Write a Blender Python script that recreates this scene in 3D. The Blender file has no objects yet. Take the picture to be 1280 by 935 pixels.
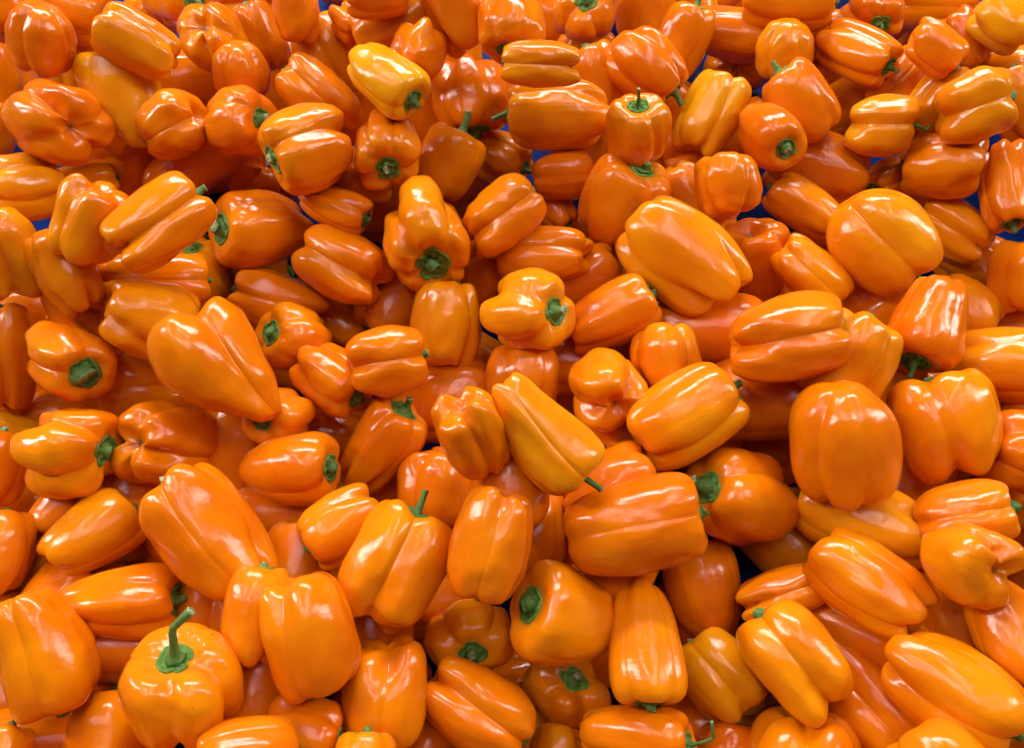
import bpy, math, random
import numpy as np
from mathutils import Matrix, Quaternion, Vector

scene = bpy.context.scene
col = scene.collection

# ------------------------------------------------------------ camera, light, exposure
cam_data = bpy.data.cameras.new("camera")
cam_data.sensor_width = 36.0
cam_data.sensor_fit = 'HORIZONTAL'
cam_data.lens = 36.0 * 950.0 / 1280.0
cam_data.clip_start = 0.01
cam_data.clip_end = 50
cam = bpy.data.objects.new("camera", cam_data)
col.objects.link(cam)
cam.location = (0, 0, 0.7)
cam.rotation_euler = (math.radians(21.0), 0, 0)
scene.camera = cam

world = bpy.data.worlds.new("World")
scene.world = world
world.use_nodes = True
wb = world.node_tree.nodes["Background"]
wb.inputs[0].default_value = (1.0, 0.95, 0.87, 1)
wb.inputs[1].default_value = 0.04

def area(name, loc, target, sx, sy, power, color=(1, 1, 1)):
    d = bpy.data.lights.new(name, 'AREA')
    d.shape = 'RECTANGLE'; d.size = sx; d.size_y = sy
    d.energy = power; d.color = color
    o = bpy.data.objects.new(name, d)
    col.objects.link(o)
    o.location = loc
    o.rotation_euler = (Vector(target) - Vector(loc)).to_track_quat('-Z', 'Y').to_euler()
    return o

# the hall's ceiling: luminaires over and beyond the heap, an open bright side behind it
for lx, ly, pw in ((-1.9, 0.8, 6), (-0.75, 0.8, 9), (0.35, 0.8, 9), (1.5, 0.8, 6)):
    area("ceiling_tube_light", (lx, ly, 2.2), (lx * .6, 0.3, 0), 0.04, 1.9, pw, (1.0, 0.97, 0.93))
area("open_front_light", (0.0, 3.0, 1.9), (0, 0.1, 0), 3.0, 0.3, 100, (1.0, 0.98, 0.95))
area("added_side_light", (-2.5, 0.9, 1.7), (0, 0.1, 0), 0.3, 1.8, 42, (1.0, 0.97, 0.93))  # added soft lamp at a slant so gaps stay darker; no opening here
area("added_side_light", (2.5, 0.9, 1.7), (0, 0.1, 0), 0.3, 1.8, 30, (1.0, 0.97, 0.93))  # its weaker counterpart, likewise an added lamp and no real opening

scene.view_settings.view_transform = 'Standard'
scene.view_settings.look = 'None'
scene.view_settings.exposure = 0.20
scene.view_settings.gamma = 1.0
scene.view_settings.use_curve_mapping = False
scene.cycles.max_bounces = 8
scene.cycles.diffuse_bounces = 3
scene.cycles.glossy_bounces = 3

# ------------------------------------------------------------ node helpers
def new_mat(name):
    m = bpy.data.materials.new(name); m.use_nodes = True
    return m, m.node_tree.nodes, m.node_tree.links, m.node_tree.nodes["Principled BSDF"]

def noise(nt, vec, scale, detail=3, rough=.55, dist=0.0):
    n = nt.nodes.new("ShaderNodeTexNoise")
    n.inputs["Scale"].default_value = scale; n.inputs["Detail"].default_value = detail
    n.inputs["Roughness"].default_value = rough; n.inputs["Distortion"].default_value = dist
    nt.links.new(vec, n.inputs["Vector"]); return n.outputs["Fac"]

def ramp(nt, fac, stops):
    r = nt.nodes.new("ShaderNodeValToRGB"); e = r.color_ramp.elements
    e[0].position, e[0].color = stops[0][0], (*stops[0][1], 1)
    e[1].position, e[1].color = stops[1][0], (*stops[1][1], 1)
    for p, c in stops[2:]:
        x = e.new(p); x.color = (*c, 1)
    nt.links.new(fac, r.inputs[0]); return r.outputs[0]

def mixc(nt, fac, a, b, mode='MIX'):
    n = nt.nodes.new("ShaderNodeMix"); n.data_type = 'RGBA'; n.blend_type = mode
    if isinstance(fac, (int, float)): n.inputs[0].default_value = fac
    else: nt.links.new(fac, n.inputs[0])
    for s, v in ((6, a), (7, b)):
        if isinstance(v, tuple): n.inputs[s].default_value = (*v, 1)
        else: nt.links.new(v, n.inputs[s])
    return n.outputs[2]

def math_n(nt, op, a, b=None, c=None):
    n = nt.nodes.new("ShaderNodeMath"); n.operation = op
    for k, v in enumerate((a, b, c)):
        if v is None: continue
        if isinstance(v, (int, float)): n.inputs[k].default_value = v
        else: nt.links.new(v, n.inputs[k])
    return n.outputs[0]

# ------------------------------------------------------------ materials
def flesh_material():
    m, N, L, b = new_mat("pepper_skin"); nt = m.node_tree
    tc = N.new("ShaderNodeTexCoord"); oi = N.new("ShaderNodeObjectInfo")
    off = N.new("ShaderNodeVectorMath"); off.operation = 'MULTIPLY_ADD'
    comb = N.new("ShaderNodeCombineXYZ")
    L.new(oi.outputs["Random"], comb.inputs[0]); L.new(oi.outputs["Random"], comb.inputs[1])
    L.new(comb.outputs[0], off.inputs[0]); off.inputs[1].default_value = (7.3, 3.1, 0)
    L.new(tc.outputs["Object"], off.inputs[2])
    v = off.outputs[0]
    # streaks stretched along the fruit
    st = N.new("ShaderNodeMapping"); st.inputs["Scale"].default_value = (1, 1, .22)
    L.new(v, st.inputs[0])
    n1 = noise(nt, v, 22, 3, .5)
    n2 = noise(nt, st.outputs[0], 160, 4, .6)
    base = oi.outputs["Color"]
    yel = mixc(nt, 1.0, base, (1.10, 1.32, 1.6), 'MULTIPLY')
    red = mixc(nt, 1.0, base, (.96, .76, .7), 'MULTIPLY')
    f1 = ramp(nt, n1, [(.38, (0, 0, 0)), (.66, (1, 1, 1))])
    c = mixc(nt, f1, red, yel)
    c = mixc(nt, .7, c, mixc(nt, math_n(nt, 'MULTIPLY_ADD', n2, .5, .1), c, yel))
    # end of the fruit: pale ring, brown blossom scar
    at = N.new("ShaderNodeAttribute"); at.attribute_name = "along"
    sc = ramp(nt, at.outputs["Fac"], [(.9965, (0, 0, 0)), (.9992, (1, 1, 1))])
    c = mixc(nt, sc, c, (.07, .03, .01))
    near = ramp(nt, at.outputs["Fac"], [(.0, (1, 1, 1)), (.12, (0, 0, 0))])
    c = mixc(nt, math_n(nt, 'MULTIPLY', near, .30), c, (.62, .36, .02))
    # sparse specks
    vo = N.new("ShaderNodeTexVoronoi"); vo.inputs["Scale"].default_value = 70
    L.new(v, vo.inputs["Vector"])
    pick = N.new("ShaderNodeSeparateColor"); L.new(vo.outputs["Color"], pick.inputs[0])
    near_c = math_n(nt, 'LESS_THAN', math_n(nt, 'ADD', vo.outputs["Distance"], math_n(nt, 'MULTIPLY', noise(nt, v, 700, 2), .06)), .085)
    speck = math_n(nt, 'MULTIPLY', near_c, math_n(nt, 'GREATER_THAN', pick.outputs[0], .955))
    c = mixc(nt, math_n(nt, 'MULTIPLY', speck, .8), c, (.09, .035, .01))
    L.new(c, b.inputs["Base Color"])
    b.inputs["IOR"].default_value = 1.42
    rr = noise(nt, v, 55, 3, .6)
    rg = math_n(nt, 'MULTIPLY_ADD', rr, .13, .05)
    L.new(rg, b.inputs["Roughness"])
    b.inputs["Subsurface Weight"].default_value = 0.06
    b.inputs["Subsurface Radius"].default_value = (1.0, .28, .03)
    b.inputs["Subsurface Scale"].default_value = 0.004
    b.inputs["Coat Weight"].default_value = .2
    b.inputs["Coat Roughness"].default_value = .06
    # relief: gentle dents and fine skin grain
    bm = N.new("ShaderNodeBump"); bm.inputs["Strength"].default_value = 1; bm.inputs["Distance"].default_value = .0011
    h = math_n(nt, 'ADD', math_n(nt, 'ADD', noise(nt, st.outputs[0], 75, 2, .5), math_n(nt, 'MULTIPLY', noise(nt, v, 32, 2, .5), 1.6)), math_n(nt, 'MULTIPLY', noise(nt, v, 260, 4, .65), .24))
    L.new(h, bm.inputs["Height"])
    L.new(bm.outputs[0], b.inputs["Normal"]); L.new(bm.outputs[0], b.inputs["Coat Normal"])
    return m

def green_material(name, a, bb, c3):
    m, N, L, b = new_mat(name); nt = m.node_tree
    tc = N.new("ShaderNodeTexCoord"); v = tc.outputs["Object"]
    oi = N.new("ShaderNodeObjectInfo")
    mp = N.new('ShaderNodeMapping'); mp.inputs['Scale'].default_value = (1, 1, .35); L.new(v, mp.inputs[0])
    n1 = noise(nt, mp.outputs[0], 330, 5, .7); n2 = noise(nt, v, 900, 4, .7)
    c = ramp(nt, n1, [(.3, a), (.52, bb), (.74, c3)])
    c = mixc(nt, .55, c, mixc(nt, n2, tuple(x * .35 for x in a), c3))
    c = mixc(nt, math_n(nt, 'MULTIPLY', oi.outputs["Random"], .45), c, tuple(x * .5 for x in a))
    L.new(c, b.inputs["Base Color"]); b.inputs["Roughness"].default_value = .42
    bm = N.new("ShaderNodeBump"); bm.inputs["Distance"].default_value = .0012; bm.inputs["Strength"].default_value = 1
    L.new(math_n(nt, 'ADD', n1, math_n(nt, 'MULTIPLY', n2, .5)), bm.inputs["Height"]); L.new(bm.outputs[0], b.inputs["Normal"])
    return m

def cut_material():
    m, N, L, b = new_mat("cut_stem_face"); nt = m.node_tree
    tc = N.new("ShaderNodeTexCoord")
    n1 = noise(nt, tc.outputs["Object"], 500, 4, .6)
    L.new(ramp(nt, n1, [(.35, (.10, .16, .05)), (.6, (.42, .46, .25))]), b.inputs["Base Color"])
    b.inputs["Roughness"].default_value = .7
    return m

def liner_material():
    m, N, L, b = new_mat("blue_plastic"); nt = m.node_tree
    tc = N.new("ShaderNodeTexCoord")
    n1 = noise(nt, tc.outputs["Object"], 9, 4, .6)
    L.new(ramp(nt, n1, [(.3, (.0003, .012, .09)), (.7, (.0006, .034, .26))]), b.inputs["Base Color"])
    b.inputs["Roughness"].default_value = .5
    b.inputs["Specular IOR Level"].default_value = .06
    return m

M_FLESH = flesh_material()
M_CALYX = green_material("green_calyx", (.022, .085, .008), (.10, .30, .024), (.36, .62, .09))
M_STEM = green_material("green_stem", (.022, .085, .010), (.095, .26, .030), (.28, .50, .10))
M_CUT = cut_material()
M_BLUE = liner_material()

# ------------------------------------------------------------ pepper geometry
def smooth(a, b, x):
    x = np.clip((x - a) / (b - a), 0, 1)
    return x * x * (3 - 2 * x)

class Pepper:
    """Parametric bell pepper: stem at +z, blossom end at -z, unit length and unit width before L and W."""
    def __init__(s, n, G, tp, roll, seed, bend=0.0, big=0.0, wr=0.0, segs=80, box=None, dome=0, knob=0, by=0):
        rs = np.random.RandomState(seed)
        s.dome = dome; s.knob = knob; s.by = by
        s.n, s.G, s.tp, s.bend, s.wr = n, G, tp, bend, wr
        K = n * int(round(segs / n)); s.K = K
        jit = rs.uniform(-.25, .25, n) * (2 * math.pi / n); jit[0] = 0
        g = math.radians(roll) + np.arange(n) * 2 * math.pi / n + jit
        u = np.arange(K) / K * n
        i = np.floor(u + 1e-9).astype(int) % n
        f = u - np.floor(u + 1e-9)
        f = f - .55 * np.sin(2 * math.pi * f) / (2 * math.pi)
        gn = np.append(g[1:], g[0] + 2 * math.pi)
        s.theta = g[i] + f * (gn[i] - g[i])
        wid = (gn - g)[i]
        s.f, s.i = f, i
        e = rs.uniform(1.5, 3.4)
        s.valley = (.5 + .5 * np.cos(2 * math.pi * f)) ** e
        gf = rs.uniform(.15, 1.25, n); cf = rs.uniform(.0, 1.3, n); gf[0] = max(gf[0], .9); cf[0] = max(cf[0], .9)
        near = np.where(f < .5, i, (i + 1) % n)
        s.gf = gf[near]; s.cf = cf[near]
        d = np.minimum(f, 1 - f) * wid
        s.crease = np.exp(-(d / .07) ** 1.1)
        amp = rs.uniform(-.12, .10, n) * (.4 + G); amp[0] += 0
        la = rs.uniform(-.055, .055, n) * (.4 + G)
        if big:
            amp[n // 2 if n % 2 else 0] += 0
            k = int(np.argmin(np.abs(np.angle(np.exp(1j * (g + (gn - g) / 2))))))
            amp[k] += big; la[k] += big * .4
        sl = np.sin(math.pi * f) ** 1.2
        s.amp = amp[i] * sl; s.la = la[i] * sl
        s.p = rs.uniform(.42, .55); s.q = rs.uniform(.66, .84); s.sq = rs.uniform(-.07, .07)
        if box is not None: s.p, s.q = box
        s.tw = rs.uniform(-.25, .25)
        s.rip = [(rs.randint(1, 4) * n + rs.randint(0, 3), rs.uniform(0, 6.28), rs.uniform(.0014, .0056) * (.2 + G), rs.uniform(-1.2, 1.2), rs.uniform(0, 6.28)) for _ in range(4)]
        s.nz = [(rs.normal(0, 1, 3) * rs.uniform(3., 6.), rs.uniform(0, 6.28), rs.uniform(.004, .012)) for _ in range(5)]
        s.nz += [(rs.normal(0, 1, 3) * rs.uniform(9, 15), rs.uniform(0, 6.28), rs.uniform(.0016, .0046) * (.6 + G)) for _ in range(6)]
        if wr: s.nz += [(rs.normal(0, 1, 3) * np.array([1, 1, .35]) * rs.uniform(35, 60), rs.uniform(0, 6.28), .0022 * wr) for _ in range(10)]
        s.sk = rs.uniform(-.05, .05, 2)
        s.bd = rs.uniform(-.5, .5)

    def surf(s, t, off=0.0):
        G = s.G
        t = np.asarray(t, float)[:, None]
        ph = math.pi * t
        sn = np.clip(np.sin(ph), 0, 1); c = np.cos(ph)
        R0 = sn ** np.where(c > 0, s.p, (.86 if s.dome else s.p * (.95 - .35 * max(s.tp, 0))))
        dk = .25 if s.dome else 1.0
        Z = .5 * np.sign(c) * np.abs(c) ** np.where((c < 0) & (s.dome > 0), 1.0, s.q)
        if s.tp >= 0: w = 1 - s.tp * np.clip(.45 - Z, 0, 1) ** 1.25
        else: w = 1 + s.tp * np.clip(.45 + Z, 0, 1) ** 1.25
        es = smooth(.1, .46, Z); eb = smooth(.0, .46, -Z)
        dep = G * s.gf * (.12 + .15 * es + .38 * dk * eb * (1 - .7 * abs(s.tp)))
        r = R0 * w * (1 - dep * s.valley - G * s.cf * .08 * s.crease + s.amp * (1 + .3 * eb) * (1 - .5 * es))
        rip = 0
        for k, p0, a, sh, p1 in s.rip: rip = rip + a * np.cos(k * s.theta + p0 + sh * Z) * (.6 + .4 * np.cos(5 * Z + p1))
        r = r + rip * R0 * 1.6
        top = (c > 0)
        Zz = Z - np.where(top, (.085 + .085 * G) * np.exp(-(R0 / .46) ** 2), 0)
        Zz = Zz + np.where(~top, dk * (.03 + .17 * G + .05 * s.knob) * np.exp(-(R0 / .36) ** 2), 0)
        bump = np.exp(-((R0 - .68) / .28) ** 2) * smooth(.0, .3, np.abs(Z))
        Zz = Zz - np.where(top, .075 * G * s.valley * s.gf * bump, 0) + np.where(top, .3 * s.la * bump, 0)
        Zz = Zz + np.where(~top, dk * ((.17 + .06 * s.knob) * G * s.valley * s.gf * (1 - .6 * abs(s.tp)) - 1.2 * s.la) * bump, 0)
        th = s.theta[None, :] + s.tw * Z
        P = np.stack([.5 * r * np.cos(th), .5 * r * np.sin(th), Zz + 0 * th], -1)
        P[..., 0] *= 1 + s.sq; P[..., 1] *= 1 - s.sq
        P[..., 0] += s.sk[0] * P[..., 2] + s.bend * (P[..., 2] ** 2 - .08)* math.cos(s.bd)
        P[..., 1] += s.sk[1] * P[..., 2] + s.bend * (P[..., 2] ** 2 - .08) * math.sin(s.bd) + s.by * (P[..., 2] ** 2 - .08)
        D = 0
        for k, p0, a in s.nz: D = D + a * np.sin(P @ k + p0)
        D = D + off
        N = np.stack([np.cos(th) * sn, np.sin(th) * sn, c + 0 * th], -1)
        return P + N * (D[..., None] if np.ndim(D) else D)


def grid_faces(M, K, first, wrap=True):
    j, k = np.meshgrid(np.arange(M - 1), np.arange(K), indexing='ij')
    k2 = (k + 1) % K
    a = first + j * K + k; b = first + (j + 1) * K + k; c = first + (j + 1) * K + k2; d = first + j * K + k2
    return np.stack([a, b, c, d], -1).reshape(-1, 4)

def make_mesh(name, verts, quads, tris, mat, along=None, mats=None, midx=None):
    me = bpy.data.meshes.new(name)
    nq, nt_ = len(quads), len(tris)
    me.vertices.add(len(verts)); me.vertices.foreach_set("co", np.asarray(verts, np.float32).ravel())
    me.loops.add(nq * 4 + nt_ * 3); me.polygons.add(nq + nt_)
    li = np.concatenate([np.asarray(quads, np.int32).ravel(), np.asarray(tris, np.int32).ravel()]).astype(np.int32)
    me.loops.foreach_set("vertex_index", li)
    st = np.concatenate([np.arange(nq) * 4, nq * 4 + np.arange(nt_) * 3]).astype(np.int32)
    me.polygons.foreach_set("loop_start", st)
    me.update(calc_edges=True)
    me.polygons.foreach_set("use_smooth", np.ones(nq + nt_, bool))
    me.materials.append(mat)
    for x in (mats or []): me.materials.append(x)
    if midx is not None: me.polygons.foreach_set("material_index", np.asarray(midx, np.int32))
    if along is not None:
        at = me.attributes.new("along", 'FLOAT', 'POINT')
        at.data.foreach_set("value", np.asarray(along, np.float32))
    me.validate()
    return me

def closed(P, t0, t1, first=0):
    """P (M,K,3) rings plus two end points -> verts, quads, tris."""
    M, K, _ = P.shape
    V = np.concatenate([P.reshape(-1, 3), [t0], [t1]])
    q = grid_faces(M, K, first)
    k = np.arange(K); k2 = (k + 1) % K
    a = np.stack([np.full(K, M * K), k, k2], -1) + first
    b = np.stack([np.full(K, M * K + 1), (M - 1) * K + k2, (M - 1) * K + k], -1) + first
    return V, q, np.concatenate([a, b])

CAM_R = np.array([1.0, 0, 0])
CAM_U = np.array([0, math.cos(math.radians(21.0)), math.sin(math.radians(21.0))])

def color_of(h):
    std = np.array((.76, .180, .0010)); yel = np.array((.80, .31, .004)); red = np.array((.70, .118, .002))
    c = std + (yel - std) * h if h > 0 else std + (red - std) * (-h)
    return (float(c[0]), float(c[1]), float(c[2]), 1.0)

def make_pepper(row):
    (x, y, z, zmin, q, Lm, Wm, n, G, tp, roll, seed, bend, hue, stem, kw, label) = row
    rnd = random.Random(seed)
    S = Pepper(n, G, tp, roll, seed, bend, kw.get('big', 0), kw.get('wr', 0), 50 if kw.get('lo') else 84, kw.get('box'), kw.get('dome', 0), kw.get('knob', 0), kw.get('by', 0))
    R = Quaternion(q).to_matrix(); Rn = np.array(R)
    dim = np.array([Wm, Wm, Lm])
    root = bpy.data.objects.new("bell_pepper", None)
    root.empty_display_size = .02
    root.location = (x, y, zmin); col.objects.link(root)
    root["label"] = label; root["category"] = "bell pepper"; root["group"] = "orange bell peppers piled in the heap"
    mw = Matrix.Translation((0, 0, z - zmin)) @ R.to_4x4()
    def part(name, me):
        o = bpy.data.objects.new(name, me); col.objects.link(o)
        o.parent = root; o.matrix_local = mw
        return o
    # body
    M = 30 if kw.get('lo') else 50
    t = np.linspace(0, 1, M + 2)[1:-1]
    t = t - .8 * np.sin(2 * math.pi * t) / (2 * math.pi)
    P = S.surf(t) * dim
    e0 = S.surf([.00002]).mean(1)[0] * dim; e1 = S.surf([.99998]).mean(1)[0] * dim
    V, qd, tr = closed(P, e0, e1)
    along = np.concatenate([np.repeat(t, S.K), [0, 1]])
    body = part("body", make_mesh("body", V, qd[:, ::-1], tr[:, ::-1], M_FLESH, along))
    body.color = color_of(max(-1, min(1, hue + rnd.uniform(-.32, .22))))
    # calyx: scalloped cap that follows the shoulder bowl
    rc = rnd.uniform(.27, .35) * (1 + .10 * (stem > 0))
    tcx = math.asin(rc ** (1 / S.p)) / math.pi
    K = S.K; m = 9
    tt = np.linspace(.10, 1, m) * tcx
    Q = S.surf(tt)
    Qo = S.surf(tt * 1.28)
    ph = rnd.uniform(0, 6.28); sc = .5 + .5 * np.cos((n + 2) * S.theta + ph) ** 1
    sc = (.16 * sc + .26 * (.5 + .5 * np.cos((2 * n + 3) * S.theta + 1.7 * ph)))
    rel = (np.linspace(.10, 1, m) ** 3)[:, None, None]
    Q = Q + (Qo - Q) * sc[None, :, None] * rel
    rr = np.linspace(.10, 1, m)
    lift = .018 + .030 * np.exp(-(rr / .42) ** 2) + .012 * np.sin(rr * 9)
    lift[-1] = .014
    Q[..., 2] += lift[:, None] * (1 + .35 * np.cos((n + 2) * S.theta + ph))[None, :] * .8
    rim = Q[-1:].copy(); rim[..., 2] -= .040
    Q = np.concatenate([Q, rim * np.array([1.0, 1.0, 1])]) * dim
    c0 = Q[0].mean(0); c1 = Q[-1].mean(0) - np.array([0, 0, .01 * Lm])
    V, qd, tr = closed(Q, c0 + np.array([0, 0, .004 * Lm]), c1)
    part("calyx", make_mesh("calyx", V, qd[:, ::-1], tr[:, ::-1], M_CALYX))
    # stem: ribbed, flared where it leaves the calyx, cut at the tip
    sl = (stem if stem > 0 else .05) * Lm
    rb = Wm * (.041 if not kw.get('thin') else .026) * rnd.uniform(.9, 1.15)
    if kw.get('pale'): rb = Wm * .085
    sk = kw.get('sk')
    if sk is not None:
        bw = CAM_R * sk[0] + CAM_U * sk[1]
        bl = Rn.T @ bw
    else:
        bl = np.array([rnd.uniform(-.25, .25), rnd.uniform(-.25, .25), 0])
    hk = kw.get('hook'); hook = Rn.T @ (CAM_R * hk[0] + CAM_U * hk[1]) if hk else np.zeros(3)
    NS, KS = 16, 12
    a = np.linspace(0, 2 * math.pi, KS, endpoint=False)
    rings = []
    prev = None
    cents = []
    for j in range(NS):
        u = j / (NS - 1)
        cents.append(c0 + np.array([0, 0, 1.0]) * sl * (u - .02) + bl * sl * u * u + hook * sl * max(0, u - .72) * 1.6 + np.array([math.sin(u * 5 + seed), math.cos(u * 4 + seed), 0]) * rb * .25 * u)
    for j in range(NS):
        u = j / (NS - 1)
        d = cents[min(j + 1, NS - 1)] - cents[max(j - 1, 0)]; d /= np.linalg.norm(d)
        ex = np.cross(d, [0.31, .95, .02]); ex /= np.linalg.norm(ex); ey = np.cross(d, ex)
        rad = rb * (1 + 1.5 * math.exp(-u * sl / (rb * 1.3))) * (1 - .18 * u) * (1 + (.28 if not kw.get('thin') else 0) * smooth(.8, 1, np.array([u]))[0])
        r5 = rad * (1 + .13 * np.cos(5 * a + .8 * u))
        rings.append(cents[j] + (np.cos(a) * r5)[:, None] * ex + (np.sin(a) * r5)[:, None] * ey)
    Pm = np.array(rings)
    V, qd, tr = closed(Pm, cents[0] - np.array([0, 0, rb]), cents[-1] - d * rb * .3)
    mi = np.zeros(len(qd) + len(tr), int); mi[len(qd) + KS:] = 1
    part("stem", make_mesh("stem", V, qd[:, ::-1], tr[:, ::-1], M_STEM, mats=[M_CUT], midx=mi))
    return root

# ------------------------------------------------------------ the tray under the heap
def liner():
    X = np.linspace(-1.0, 1.0, 120); Y = np.linspace(-.75, 1.35, 120)
    gx, gy = np.meshgrid(X, Y)
    rs = np.random.RandomState(3)
    Z = np.zeros_like(gx)
    for k in range(7):
        an = rs.uniform(0, 3.14); f = rs.uniform(9, 26)
        Z += .0011 * np.abs(np.sin((gx * math.cos(an) + gy * math.sin(an)) * f + rs.uniform(0, 6))) ** 3
    Z -= .006
    V = np.stack([gx, gy, Z], -1).reshape(-1, 3)
    j, k = np.meshgrid(np.arange(119), np.arange(119), indexing='ij')
    a = j * 120 + k
    q = np.stack([a, a + 1, a + 121, a + 120], -1).reshape(-1, 4)
    o = bpy.data.objects.new("display_table_surface", make_mesh("display_table_surface", V, q, np.zeros((0, 3), int), M_BLUE))
    col.objects.link(o); o["kind"] = "structure"
liner()

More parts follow.
